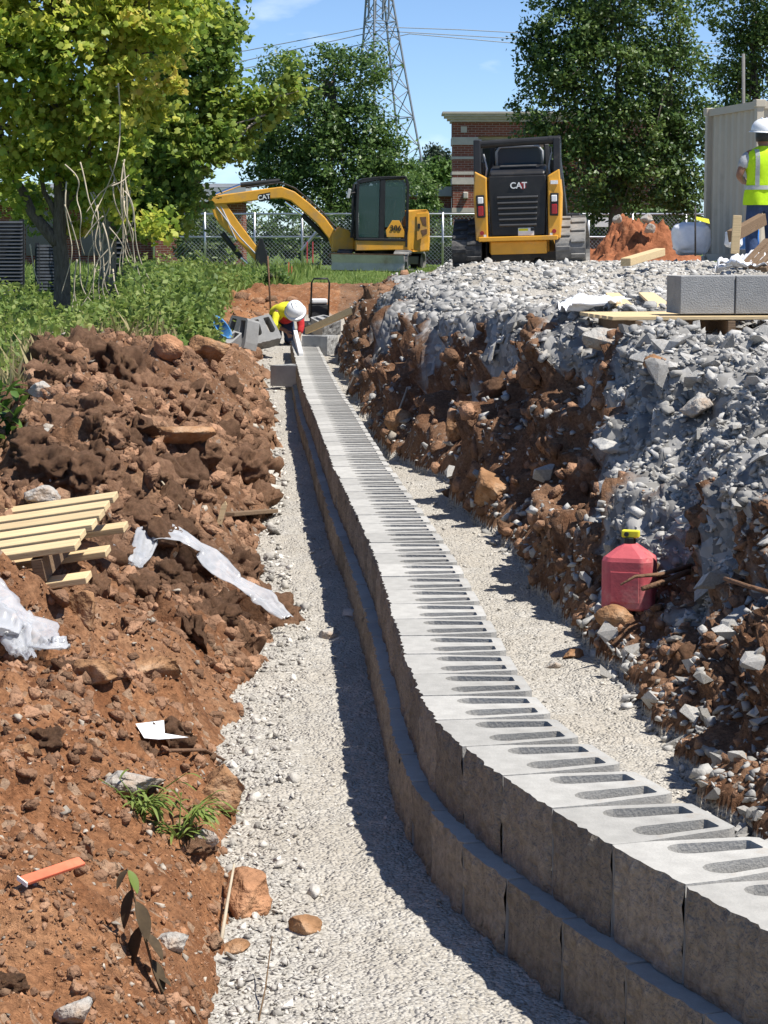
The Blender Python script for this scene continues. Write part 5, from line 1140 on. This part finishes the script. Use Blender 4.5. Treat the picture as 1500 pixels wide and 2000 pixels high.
# ------------------------------------------------------------------ small things
def hit(px, py, lift=0.):
    d = ray(px, py); ys = np.geomspace(3.2, 60, 4000); zr = HC + ys / d[1] * d[2]; xr = ys / d[1] * d[0]; h = np.where(zr < land(xr, ys)[0])[0]
    Yh = float(ys[h[0]]) if len(h) else 60.; p_ = at(px, py, Yh); return Vector((p_.x, p_.y, gz(p_.x, p_.y) + lift))
def stick(name, label, pts, r0, r1, mat_, cat='stick', n=7):
    o_ = Vector(pts[0]); b_ = MB().tube([Vector(q) - o_ for q in pts], list(np.linspace(r0, r1, len(pts))), n); o = b_.build(name, mat_, smooth=True, loc=o_); tag(o, label, cat); return o
def sheet(name, label, pts, widths, mat_, cat, amp=.02, seed=0, nu=70, nv=16, side=None, drape=True):
    """a crumpled ribbon of film laid over the ground along world points"""
    P_ = np.array([tuple(q) for q in pts]); s_ = np.r_[0, np.cumsum(np.linalg.norm(np.diff(P_, axis=0), axis=1))]; uu = np.linspace(0, s_[-1], nu)
    C = np.stack([np.interp(uu, s_, P_[:, k]) for k in range(3)], -1); W_ = np.interp(uu, s_, widths); t = np.gradient(C, axis=0); t[:, 2] = 0; t /= np.linalg.norm(t, axis=1)[:, None]
    sd_ = np.stack([-t[:, 1], t[:, 0], 0 * uu], -1) if side is None else np.tile(np.array(side, float), (nu, 1))
    vv = np.linspace(-1, 1, nv); G = C[:, None, :] + sd_[:, None, :] * (vv[None, :, None] * W_[:, None, None] / 2)
    edge = fbm(np.arange(nu) * .23, np.arange(nu) * 0., o=2, seed=seed)[:, None]; G = G + sd_[:, None, :] * (edge * .07 * W_[:, None] * vv[None])[..., None]
    crum = fbm(np.tile(vv * 3.2, (nu, 1)) + .5 * edge, np.tile(np.linspace(0, nu / 14, nu)[:, None], (1, nv)), o=4, seed=seed + 3, g=.62); hgt_ = amp * (1.0 + crum) * (1.15 - .45 * np.abs(vv)[None])
    G[..., 2] = (land(G[..., 0].ravel(), G[..., 1].ravel())[0].reshape(nu, nv) if drape else G[..., 2]) + hgt_
    if drape:      # film bridges the hollows and rides on the high spots
        gnd = G[..., 2] - hgt_; ridge = gnd.max(1); pr_ = np.pad(ridge, 4, mode='edge'); ridge = np.max([pr_[k:k + nu] for k in range(9)], 0)
        for _ in range(3): ridge = np.convolve(np.pad(ridge, 6, mode='edge'), np.ones(13) / 13, 'valid')
        tilt_ = np.convolve(np.pad(gnd[:, -1] - gnd[:, 0], 10, mode='edge'), np.ones(21) / 21, 'valid')
        G[..., 2] = ridge[:, None] + .5 * tilt_[:, None] * vv[None] * .5 + hgt_ + .030
    i_ = np.arange(nu * nv).reshape(nu, nv); q = np.stack([i_[:-1, :-1], i_[1:, :-1], i_[1:, 1:], i_[:-1, 1:]], -1).reshape(-1, 4)
    o_ = G[0, nv // 2].copy(); o = npmesh(name, G.reshape(-1, 3) - o_, q, mat_, smooth=True); o.location = o_
    tk = o.modifiers.new('thick', 'SOLIDIFY'); tk.thickness = .0015; tag(o, label, cat); return o

# left pallet
def pallet(label, loc, rot, n=6, length=1.15, pitch=.135, bw=.092, th=.024, st=.085, wood='wood', grey='wood_grey'):
    P_ = empty('wooden_pallet', loc, rot); tag(P_, label, 'pallet')
    bd = MB().box((0, 0, 0), (length, bw, th)); f0 = None
    for i in range(n):
        o = bd.build('deck_board', M[wood], P_, bevel=.003) if f0 is None else f0.copy()
        if f0 is not None: COL.objects.link(o)
        else: f0 = o
        o.location = (-length / 2 + random.uniform(-.006, .012), i * pitch + bw / 2, th * 1.5 + st + th / 2); o.rotation_euler = (0, 0, random.uniform(-.006, .006))
    for x_ in (-.14, -length / 2, -length + .14):
        o = MB().box((x_, (n - 1) * pitch / 2 + bw / 2, th + st / 2 + .005), (.042, (n - 1) * pitch + bw, st)).build('stringer', M[grey], P_, bevel=.003)
    for y_ in (bw / 2, (n - 1) * pitch / 2 + bw / 2, (n - 1) * pitch + bw / 2):
        MB().box((-length / 2 + .02, y_, th / 2), (length, bw, th)).build('bottom_board', M[wood], P_, bevel=.003)
    return P_
p = hit(160, 1192); pallet('pale pine pallet lying tilted on the spoil heap at the left edge', (p.x, p.y, p.z + .085), (R(8), R(-9), R(-6)))
sheet('plastic_strip', 'long strip of clear plastic film trailing from the pallet to the gravel', [hit(x, y) for x, y in ((205, 1076), (290, 1074), (345, 1100), (400, 1140), (455, 1180), (510, 1213), (562, 1240))], [.06, .10, .12, .13, .13, .12, .06], M['film'], 'plastic film', .010, 3, 90, 16)
sheet('plastic_film', 'crumpled clear plastic film at the left edge below the pallet', [hit(x, y) for x, y in ((-40, 1245), (20, 1252), (60, 1275), (100, 1305), (132, 1290))], [.20, .24, .16, .10, .05], M['film'], 'plastic film', .014, 8, 60, 20)
sheet('plastic_film', 'torn tail of plastic film hanging below the crumpled one at left', [hit(x, y) for x, y in ((-10, 1268), (30, 1290), (62, 1330))], [.12, .10, .03], M['film'], 'plastic film', .012, 9, 40, 14)
p = hit(300, 1466); o = MB()
V = [(-.075, .10, .035), (.02, .13, .04), (.035, .03, .018), (.12, .0, .012), (.02, -.02, .010), (-.03, -.01, .012)]; o.add(V, [(0, 5, 2, 1), (5, 4, 3, 2)])
o = o.build('paper_sheet', M['paper'], loc=p + Vector((0, 0, .028))); o.scale = (.85, 1.1, .7); s_ = o.modifiers.new('thick', 'SOLIDIFY'); s_.thickness = .002; tag(o, 'folded white sheet of paper on the soil', 'paper')
a = hit(45, 1742); a.z += .02; c = at(160, 1682, a.y + .10); b = MB().bar((0, 0, 0), c - a, .024, .008, (-.1, -.6, .8)); o = b.build('survey_stake', M['orange_stake'], bevel=.002, loc=a); tag(o, 'orange painted survey stake lying on the foreground soil', 'stake')
MB().bar((c - a) * -.02, (c - a) * .0, .032, .009, (-.3, -.6, .7)).build('stake_tip', M['white'], o)
p = hit(428, 1024); o = MB().prism([(-.014, 0), (.014, 0), (.014, .095), (.0, .115), (-.014, .095)], lambda a_, c_, t: (a_ + c_ * .28, t, c_), -.008, .008).build('wooden_stake', M['wood'], loc=p); tag(o, 'short pointed wooden stake standing at the foot of the heap', 'stake')
a, c = hit(446, 1012), hit(532, 1002); o = MB().bar((0, 0, .012), c - a + Vector((0, 0, .012)), .07, .022).build('wood_offcut', M['wood_grey'], bevel=.003, loc=a); tag(o, 'weathered board offcut lying beside the pointed stake', 'board')
stick('twig', 'dark twig poking from the middle of the spoil heap', [hit(368, 830, .02), hit(385, 815, .08), hit(402, 795, .16)], .014, .007, M['rust'])
stick('root', 'pale root curling over the spoil heap', [hit(300, 935, .02), hit(318, 960, .04), hit(335, 985, .04), hit(355, 1000, .01)], .006, .004, M['vine'], 'root')
stick('root', 'thin pale root running down beside the rounded brown rock', [hit(320, 1030, .03), hit(345, 1055, .03), hit(362, 1080, .01)], .007, .004, M['vine'], 'root')
stick('twig', 'dark twig lying across the foreground soil by the paper', [hit(330, 1480, .015), hit(400, 1478, .02), hit(440, 1492, .01)], .006, .004, M['rust'])
stick('twig', 'thin upright twig on the foreground gravel at the bottom', [hit(505, 1995), hit(518, 1960, .03), hit(532, 1905, .09)], .0022, .0014, M['stem'])
stick('dry_stalk', 'bundle of dry broken stalks by the large foreground boulder', [hit(432, 1838), hit(445, 1800, .05), hit(458, 1765, .10)], .005, .003, M['vine'], 'stalk')
# weeds in the foreground
def leafpart(parent, p0, d, ln, wd, mat_, curl=.25, seed=0):
    d = Vector(d).normalized(); sd_ = d.cross(Vector((0, 0, 1))); sd_ = sd_.normalized() if sd_.length > .05 else Vector((1, 0, 0)); up_ = sd_.cross(d); V = []; n = 7
    for i in range(n):
        t = i / (n - 1); w_ = wd * math.sin(math.pi * min(1, t * .92 + .05)) ** .8; c_ = Vector(p0) + d * ln * t - Vector((0, 0, 1)) * curl * ln * t * t
        V += [c_ - sd_ * w_ / 2 + up_ * w_ * .18, c_, c_ + sd_ * w_ / 2 + up_ * w_ * .18]
    Fc = []
    for i in range(n - 1):
        for k in (0, 1): Fc.append((i * 3 + k, i * 3 + k + 1, i * 3 + k + 4, i * 3 + k + 3))
    return MB().add(V, Fc).build('leaf', mat_, parent, smooth=True)
def px_off(dx, dy, Y): return Vector((dx * Y / F, 0, -dy * Y / F))
p = hit(326, 1965); WP = empty('wilted_plant', tuple(p)); tag(WP, 'wilted dark leaved plant drooping in the foreground soil', 'plant'); Yp = p.y
stem = [px_off(0, 0, Yp), px_off(-25, -70, Yp), px_off(-50, -170, Yp), px_off(-68, -245, Yp), px_off(-76, -285, Yp)]; MB().tube(stem, [.0035, .003, .0028, .0022, .0015], 6).build('stem', M['stem'], WP, smooth=True)
for i, (dx, dy, vx, vz, ln, wd) in enumerate([(-66, -240, -.25, -.9, .085, .034), (-60, -215, .35, -.9, .090, .042), (-48, -165, -.3, -.95, .095, .042), (-45, -150, .65, -.6, .075, .036), (-30, -95, .45, -.85, .075, .034), (-74, -280, .3, -.5, .055, .024), (-76, -282, -.3, -.4, .05, .022), (-20, -60, .75, -.2, .045, .02)]):
    leafpart(WP, px_off(dx, dy, Yp), (vx, -.25, vz), ln * .72, wd * .95, M['dead_leaf'] if i not in (5,) else M['weed'], .28)
rg = np.random.default_rng(9)
for (px, py, nst, lb) in ((275, 1590, 16, 'green trailing weed flopped over the grey slab'), (375, 1600, 14, 'green narrow leaved weed beside the ochre boulder'), (350, 1640, 9, 'small green weed below the tan stone')):
    p = hit(px, py); G_ = empty('weed_plant', tuple(p)); tag(G_, lb, 'weed')
    for i in range(nst):
        a = rg.uniform(0, 6.28); l_ = rg.uniform(.05, .14); d = Vector((math.cos(a) * .9, math.sin(a) * .5 - .2, rg.uniform(.25, .9))); tip = d * l_
        MB().tube([(0, 0, 0), d * l_ * .5 + Vector((0, 0, .012)), tip], [.0022, .0018, .001], 5).build('stem', M['weed'], G_)
        for k in range(5): leafpart(G_, tip * (.25 + .18 * k), (math.cos(a + rg.normal(0, .9)), math.sin(a + rg.normal(0, .9)), rg.uniform(-.2, .5)), rg.uniform(.035, .065), .008, M['weed'], .4)
# leafy clump at the left edge
p = hit(5, 860); G_ = empty('dock_plant', tuple(p)); tag(G_, 'bright green leafy plant at the left edge above the white boulder', 'plant')
for i in range(34):
    a = rg.uniform(0, 6.28); leafpart(G_, (rg.normal(0, .05), rg.normal(0, .05), rg.uniform(0, .25)), (math.cos(a), math.sin(a), rg.uniform(.2, 1.6)), rg.uniform(.10, .22), .045, M['leaf_bright'], .35)

# right: fuel can, sticks
p = hit(1222, 1190); FC = empty('fuel_can', (p.x + .015, p.y + .02, p.z), (0, 0, R(-18))); FC.scale = (.94, .94, .94); tag(FC, 'faded red plastic fuel can standing at the foot of the right bank', 'fuel can')
def oct_ring(w_, d_, z, ch): return [(x_, y_, z) for x_, y_ in ((w_ / 2 - ch, -d_ / 2), (w_ / 2, -d_ / 2 + ch), (w_ / 2, d_ / 2 - ch), (w_ / 2 - ch, d_ / 2), (-w_ / 2 + ch, d_ / 2), (-w_ / 2, d_ / 2 - ch), (-w_ / 2, -d_ / 2 + ch), (-w_ / 2 + ch, -d_ / 2))]
rings = [oct_ring(.20, .17, 0, .03), oct_ring(.215, .185, .012, .035), oct_ring(.215, .185, .205, .035), oct_ring(.205, .175, .222, .035), oct_ring(.08, .08, .268, .022), oct_ring(.06, .06, .275, .017)]
V = [q for r_ in rings for q in r_]; Fc = [(i * 8 + k, i * 8 + (k + 1) % 8, (i + 1) * 8 + (k + 1) % 8, (i + 1) * 8 + k) for i in range(5) for k in range(8)] + [tuple(range(7, -1, -1)), tuple(range(40, 48))]
MB().add(V, Fc).build('can_body', M['can'], FC, bevel=.010, seg=3)
MB().tube([(0, 0, .272), (0, 0, .300)], .026, 14).build('cap', M['black_paint'], FC, bevel=.003)
sp_ = MB().box((.004, .0, .315), (.075, .032, .032)).build('spout', M['tape'], FC, bevel=.006); MB().tube([(-.01, -.016, .315), (-.01, -.028, .315)], .010, 10).build('spout_button', M['black_paint'], sp_)
MB().box((.0, -.0935, .10), (.12, .004, .13)).build('embossed_panel', M['can'], FC, bevel=.002)
MB().tube([(.0, .05, .235), (.0, .06, .275), (.0, .01, .285)], .011, 8).build('can_handle', M['can'], FC, smooth=True)
Yc = p.y
stick('branch', 'dark dead branch lying across the right side of the red can', [at(1255, 1150, Yc - .25), at(1300, 1135, Yc - .15), at(1340, 1118, Yc - .05), at(1375, 1102, Yc + .2)], .010, .013, M['rust'], 'branch')
stick('branch', 'second thinner dead branch just above the first by the can', [at(1212, 1142, Yc - .28), at(1240, 1126, Yc - .25), at(1290, 1122, Yc - .15), at(1350, 1105, Yc)], .004, .011, M['rust'], 'branch')
stick('branch', 'brown stick poking out of the bank at the right edge', [at(1415, 1130, Yc - .9), at(1460, 1145, Yc - 1.0), at(1530, 1165, Yc - 1.1)], .008, .009, M['rust'], 'branch')
a = hit(1310, 1362, .06); stick('dry_twig', 'thin pale forked twig arching over the lower right bank', [at(1312, 1355, a.y), at(1350, 1378, a.y - .1), at(1362, 1386, a.y - .1), at(1400, 1386, a.y - .15), at(1450, 1388, a.y - .2), at(1510, 1400, a.y - .3)], .0016, .0024, M['vine'], 'twig')
stick('dry_twig', 'short side shoot of the pale forked twig', [at(1352, 1410, a.y - .1), at(1362, 1388, a.y - .1), at(1340, 1398, a.y - .05)], .0015, .001, M['vine'], 'twig')
p0 = hit(760, 858, .02); stick('stick', 'pale straight stick leaning on the right bank beside the wall', [p0, at(778, 805, p0.y + .10), at(796, 757, p0.y + .2)], .010, .008, M['vine'])
p0 = at(677, 772, 19.6); stick('rebar_pin', 'short black rod leaning on the wall edge', [p0, at(683, 752, 19.6), at(690, 736, 19.7)], .010, .008, M['rebar'], 'rod')
# blocks waiting on a pallet at the right
p = at(1380, 616, 12.45); zz0 = at(1367, 612, 12.3).z - .118
PP = pallet('pallet under the two grey blocks at the right', (p.x + .75, p.y - .12, zz0 - .02), (0, 0, R(8)), 6, 1.3, .15, .10, .02, .075)
for i, (dx, lb) in enumerate(((-.17, 'smooth grey concrete block on the pallet, the left one of the pair'), (.135, 'smooth grey concrete block on the pallet, cut by the right edge'))):
    V = MB().prism([(-.150, 0), (.146, 0), (.150, .004), (.150, .30), (-.150, .31), (-.156, .10)], lambda a_, c_, t: (a_, c_, t), 0, .203); o = V.build('concrete_block', [M['grey_block']], bevel=.005)
    pb = at(1382 + i * 108, 612, 12.3 + i * .03); o.location = (pb.x, pb.y, zz0 + .115); o.rotation_euler = (0, 0, R(7)); tag(o, lb, 'block', 'blocks on the right pallet')
for i, (x0, y0, x1, y1, lb) in enumerate(((1196, 586, 1240, 606, 'loose pine board lying left of the block pallet'), (1262, 586, 1300, 604, 'pine board sticking out from under the block pallet'))):
    a, c = hit(x0, y0, .05), hit(x1, y1, .05); c.z = a.z + .01; o = MB().bar((0, 0, 0), c - a, .12, .022).build('pine_board', M['wood'], bevel=.003, loc=a); tag(o, lb, 'board')
sheet('plastic_sheet', 'translucent plastic sheet on the stones at the lip of the bank', [hit(1100, 655), hit(1135, 625), hit(1180, 605), hit(1225, 600)], [.12, .30, .28, .10], M['film_white'], 'plastic sheet', .03, 12, 50, 20)
sheet('plastic_sheet', 'white plastic sheet tucked under the front of the block pallet', [hit(1330, 622), hit(1400, 620), hit(1470, 618), hit(1540, 618)], [.08, .12, .12, .10], M['film_white'], 'plastic sheet', .02, 14, 50, 12)
sheet('plastic_sheet', 'white plastic sheet behind the blocks at the right edge', [at(1400, 530, 15.5), at(1440, 522, 15.5), at(1480, 520, 15.3), at(1530, 524, 15)], [.2, .35, .4, .3], M['film_white'], 'plastic sheet', .04, 16, 50, 16, drape=False)
# leaning brown boards at the right edge
for i in range(4):
    a, c = at(1455 + i * 12, 518 + i * 3, 15.2 - i * .08), at(1500 + i * 14, 470 + i * 4, 15.4 - i * .08); o = MB().bar((0, 0, 0), c - a, .05, .035).build('leaning_board', M['wood_grey'], bevel=.003, loc=a)
    tag(o, ['leftmost', 'second', 'third', 'rightmost'][i] + ' of the brown boards leaning at the right edge above the blocks', 'board')
q = at(1437, 492, 24); o = MB().box((0, 0, .18), (.09, .03, .40), (0, R(3), 0)).build('wooden_stake', M['wood'], bevel=.004, loc=(q.x, q.y, q.z - .0)); tag(o, 'pale square wooden post standing in the rubble near the container', 'stake')
a, c = at(1428, 462, 27), at(1490, 428, 27.5); o = MB().bar((0, 0, 0), c - a, .10, .14).build('timber_beam', M['wood_grey'], bevel=.006, loc=a); tag(o, 'dark timber beam propped behind the pale wooden post', 'beam')
def lumpy(name, label, cat, px, py, Y, w_, d_, h_, mat_, seed, z=None):
    v, f = lump_rock(seed, 4, .16, 1.0); v = np.sign(v) * np.abs(v) ** .55; v = v / np.abs(v).max(0) * np.array([w_ / 2, d_ / 2, h_ / 2]); q = at(px, py, Y); o = npmesh(name, v, f, mat_, smooth=True); o.location = (q.x, q.y, q.z + h_ / 2); tag(o, label, cat); return o
lumpy('wrapped_bale', 'bulky bale wrapped in white plastic by the red soil pile', 'bale', 1350, 500, 38, .66, .6, .56, M['film_white'], 3)
lumpy('blue_tarp', 'bright blue tarp bundle at the feet of the person in lime', 'tarp', 1458, 488, 29.5, .34, .4, .34, M['tarp'], 5)
lumpy('white_bag', 'white plastic bag next to the blue tarp bundle', 'bag', 1432, 484, 29, .22, .3, .22, M['film_white'], 7)
a = at(1358, 500, 33); stick('steel_post', 'thin black steel post in front of the wrapped bale', [a, at(1358, 402, 33)], .014, .012, M['rebar'], 'post')
q = at(1358, 402, 33); MB().tube([(0, 0, .68), (0, 0, .74)], .018, 8)
o = MB().add([tuple(at(1359, 423, 33)), tuple(at(1384, 428, 34)), tuple(at(1386, 437, 34)), tuple(at(1359, 429, 33))], [(0, 1, 2, 3)]).build('barrier_tape', M['tape']); s_ = o.modifiers.new('thick', 'SOLIDIFY'); s_.thickness = .003; tag(o, 'strip of yellow barrier tape tied to the black post', 'tape')
a, c = at(1222, 512, 26), at(1290, 492, 27.2); o = MB().bar((0, 0, 0), c - a, .12, .09).build('timber_beam', M['wood'], bevel=.006, loc=a); tag(o, 'pale squared timber lying on the stone in front of the red soil pile', 'beam')
# red soil pile with stones on it
cx = at(1240, 500, 44); b = cx; n = 90; gx, gy = np.meshgrid(np.linspace(-1.5, 1.5, n), np.linspace(-1.4, 1.4, n), indexing='ij')
hz = 1.05 * np.exp(-((gx - .05) / .95) ** 2 * 1.1 - (gy / .8) ** 2) + .34 * fbm(gx * 2.2, gy * 2.2, o=6, seed=4, g=.62) * np.exp(-(gx / 1.0) ** 2 - (gy / .9) ** 2)
i_ = np.arange(n * n).reshape(n, n); q = np.stack([i_[:-1, :-1], i_[1:, :-1], i_[1:, 1:], i_[:-1, 1:]], -1).reshape(-1, 4)
M['red_soil'] = mat('red_soil', (.27, .105, .052), .97, var=.5, scale=4, bump=1., bscale=20, spec=.08, dirt=(.40, .22, .13), dirt_amt=.2)
o = npmesh('soil_pile', np.stack([gx, gy, hz], -1).reshape(-1, 3), q, M['red_soil'], smooth=True); o.location = (cx.x, cx.y, gz(cx.x, cx.y) - .06); tag(o, 'pile of red soil behind the track loader', 'soil pile')
for i, (px, py, wp, lb) in enumerate(((1262, 428, 30, 'pale tan rock on top of the red soil pile'), (1268, 448, 26, 'tan rock lower down the red soil pile'), (1208, 428, 24, 'flat pale slab on the left shoulder of the red soil pile'))):
    boulder(px, py, wp, Y=43.2, mat_='pale_rock', label=lb, seed=140 + i, flat=.9); bpy.context.view_layer.update(); COL.objects[-1].location = at(px, py, 43.3)
# far end of the trench: blocks, tubs, compactor, board, level
def loose_block(label, px, py, Y, rot, dz=0., sc_=1.0):
    o = bpy.data.objects.new('loose_block', BLOCKS_GREY); COL.objects.link(o); q = at(px, py, Y); o.location = (q.x, q.y, q.z + dz); o.rotation_euler = rot; o.scale = (sc_,) * 3; tag(o, label, 'block', 'loose wall blocks'); return o
BLOCKS_GREY = BLOCKS[0].copy(); BLOCKS_GREY.materials.clear(); BLOCKS_GREY.materials.append(M['grey_block']); BLOCKS_GREY.materials.append(M['grey_block'])
loose_block('loose wall block lying flat on the gravel against the wall', 548, 752, 23.6, (0, 0, R(-128)), .0, 1.05)
loose_block('loose wall block tipped on end with its two cores facing out', 478, 690, 28, (R(78), R(8), R(-38)), .05, 1.15)
loose_block('loose wall block leaning back just left of the kneeling person', 520, 690, 28.6, (R(62), R(-12), R(18)), .06, 1.1)
loose_block('loose wall block half buried at the foot of the tipped block', 428, 694, 27.6, (R(20), R(14), R(-30)), .0, 1.0)
loose_block('loose wall block on edge right of the wall end', 650, 705, 27.5, (R(0), R(0), R(70)), .08, 1.1)
loose_block('loose wall block lying beyond the wall end on the right', 648, 660, 30.2, (R(12), R(-8), R(40)), .02, 1.0)
a, c = at(598, 646, 30.2), at(718, 593, 28.5); o = MB().bar((0, 0, 0), c - a, .04, .09).build('plank', M['wood'], bevel=.004, loc=a); tag(o, 'long pale plank leaning from the wall end up to the bank', 'plank')
a, c = at(577, 654, 29.4), at(588, 700, 25.2); o = MB().bar((0, 0, 0), c - a, .05, .12).build('spirit_level', M['white'], bevel=.004, loc=a); tag(o, 'long white straightedge lying along the wall at the kneeling person', 'straightedge')
def tub(label, px, py, Y, r0, r1, h, rot):
    q = at(px, py, Y); T_ = MB().lathe([(r0, 0), (r1, h), (r1 + .015, h), (r1 + .015, h + .015), (r1 - .01, h + .015), (r0 - .01, .012), (.002, .012)], n=22).build('plastic_tub', M['blue_tub'], smooth=False, loc=q); T_.rotation_euler = rot; tag(T_, label, 'tub'); return T_
tub('battered blue plastic tub tipped on its side at the weed edge', 402, 664, 26.2, .10, .145, .25, (R(20), R(52), 0))
tub('smaller blue bucket behind the tipped concrete blocks', 428, 668, 28.4, .08, .10, .16, (R(-20), R(25), 0))
q = at(622, 640, 33.5); PC = empty('plate_compactor', (q.x, q.y, gz(q.x, q.y) + .0), (0, 0, R(10))); tag(PC, 'black plate compactor with a tall handle frame behind the kneeling person', 'compactor')
MB().prism([(-.30, .05), (-.22, 0), (.22, 0), (.30, .05), (.26, .09), (-.26, .09)], lambda a_, c_, t: (t, a_, c_), -.2, .2).build('base_plate', M['black_paint'], PC, bevel=.01)
b = MB().box((0, .02, .24), (.26, .26, .22)); b.tube([(-.12, .02, .3), (.12, .02, .3)], .10, 14); b.build('engine', M['rubber'], PC, bevel=.02); MB().box((0, -.02, .39), (.24, .2, .07)).build('fuel_tank', M['white'], PC, bevel=.02)
MB().tube([(-.13, -.08, .08), (-.13, -.22, .66), (-.10, -.24, .72), (.10, -.24, .72), (.13, -.22, .66), (.13, -.08, .08)], .014, 8).build('handle', M['black_paint'], PC, smooth=True)
stick('marker_pole', 'thin upright marker pole standing left of the kneeling person', [at(530, 632, 33), at(526, 560, 33), at(523, 500, 33)], .016, .012, M['rust'], 'pole')
for px, y0, y1, lb in ((564, 512, 540, 'left of the two orange survey stakes in the grass'), (570, 520, 545, 'right of the two orange survey stakes in the grass')):
    a = at(px, y1, 50); o = MB().bar((0, 0, -.1), at(px, y0, 50) - a, .05, .02).build('survey_stake', M['orange_stake'], loc=a); tag(o, lb, 'stake')
for px, lb in ((600, 'left pink stake by the fence'), (611, 'right pink stake by the fence')):
    a = at(px, 500, 63); o = MB().bar((0, 0, -.2), at(px, 472, 63) - a, .05, .03).build('pink_stake', M['pink'], loc=a); tag(o, lb + ' beyond the boom', 'stake')
q = at(878, 522, 68); o = MB().box((0, 0, .3), (.36, .3, .62)).build('utility_cabinet', M['black_paint'], bevel=.02, loc=q); tag(o, 'dark grey utility cabinet behind the wire fence beside the loader', 'cabinet')
# dry vines hanging round the maple
VN = [[(232, 150), (236, 250), (228, 320), (205, 380), (185, 420)], [(240, 310), (250, 380), (246, 430), (262, 480), (260, 530)], [(238, 370), (262, 395), (264, 480), (280, 540), (312, 575)], [(225, 355), (195, 375), (170, 420)], [(215, 365), (240, 355), (252, 340)], [(205, 420), (180, 440), (160, 470)],
      [(200, 430), (212, 470), (218, 520), (195, 560), (215, 600), (260, 625), (285, 665)], [(210, 440), (235, 470), (245, 500)], [(222, 480), (190, 510), (178, 540)], [(225, 490), (205, 520), (180, 535)], [(220, 520), (225, 570), (250, 600), (275, 660)], [(60, 470), (65, 530), (80, 560)], [(150, 500), (145, 560), (155, 610), (185, 640)], [(170, 590), (200, 620), (240, 640)], [(135, 640), (145, 590), (150, 520)], [(300, 640), (320, 610)]]
rg = np.random.default_rng(5)
for k in range(16):
    x0, y0 = rg.uniform(120, 270), rg.uniform(290, 400); pts_ = [(x0, y0)]
    for q in range(5): x0 += rg.normal(4, 16); y0 += rg.uniform(28, 58); pts_.append((x0, y0))
    VN.append(pts_)
VP = empty('dry_vine', tuple(at(220, 500, 24.3))); tag(VP, 'tangle of bare pale vines hanging in front of the maples', 'vine'); O_ = Vector(VP.location)
for v_ in VN:
    Yv_ = 24.3 + rg.uniform(-.5, .5); pts = [at(x + rg.normal(0, 2), y, Yv_ + rg.normal(0, .08)) - O_ for x, y in v_]; fine = []
    pa = np.array([tuple(q) for q in pts]); tt = np.linspace(0, len(pts) - 1, len(pts) * 4)
    for k in range(3): pa_k = np.interp(tt, np.arange(len(pts)), pa[:, k]); fine.append(np.convolve(np.pad(pa_k, 2, mode='edge'), np.ones(5) / 5, 'valid'))
    MB().tube([Vector(q) for q in np.stack(fine, -1)], list(np.linspace(.009, .004, len(tt))), 6).build('vine_stem', M['vine'], VP, smooth=True)
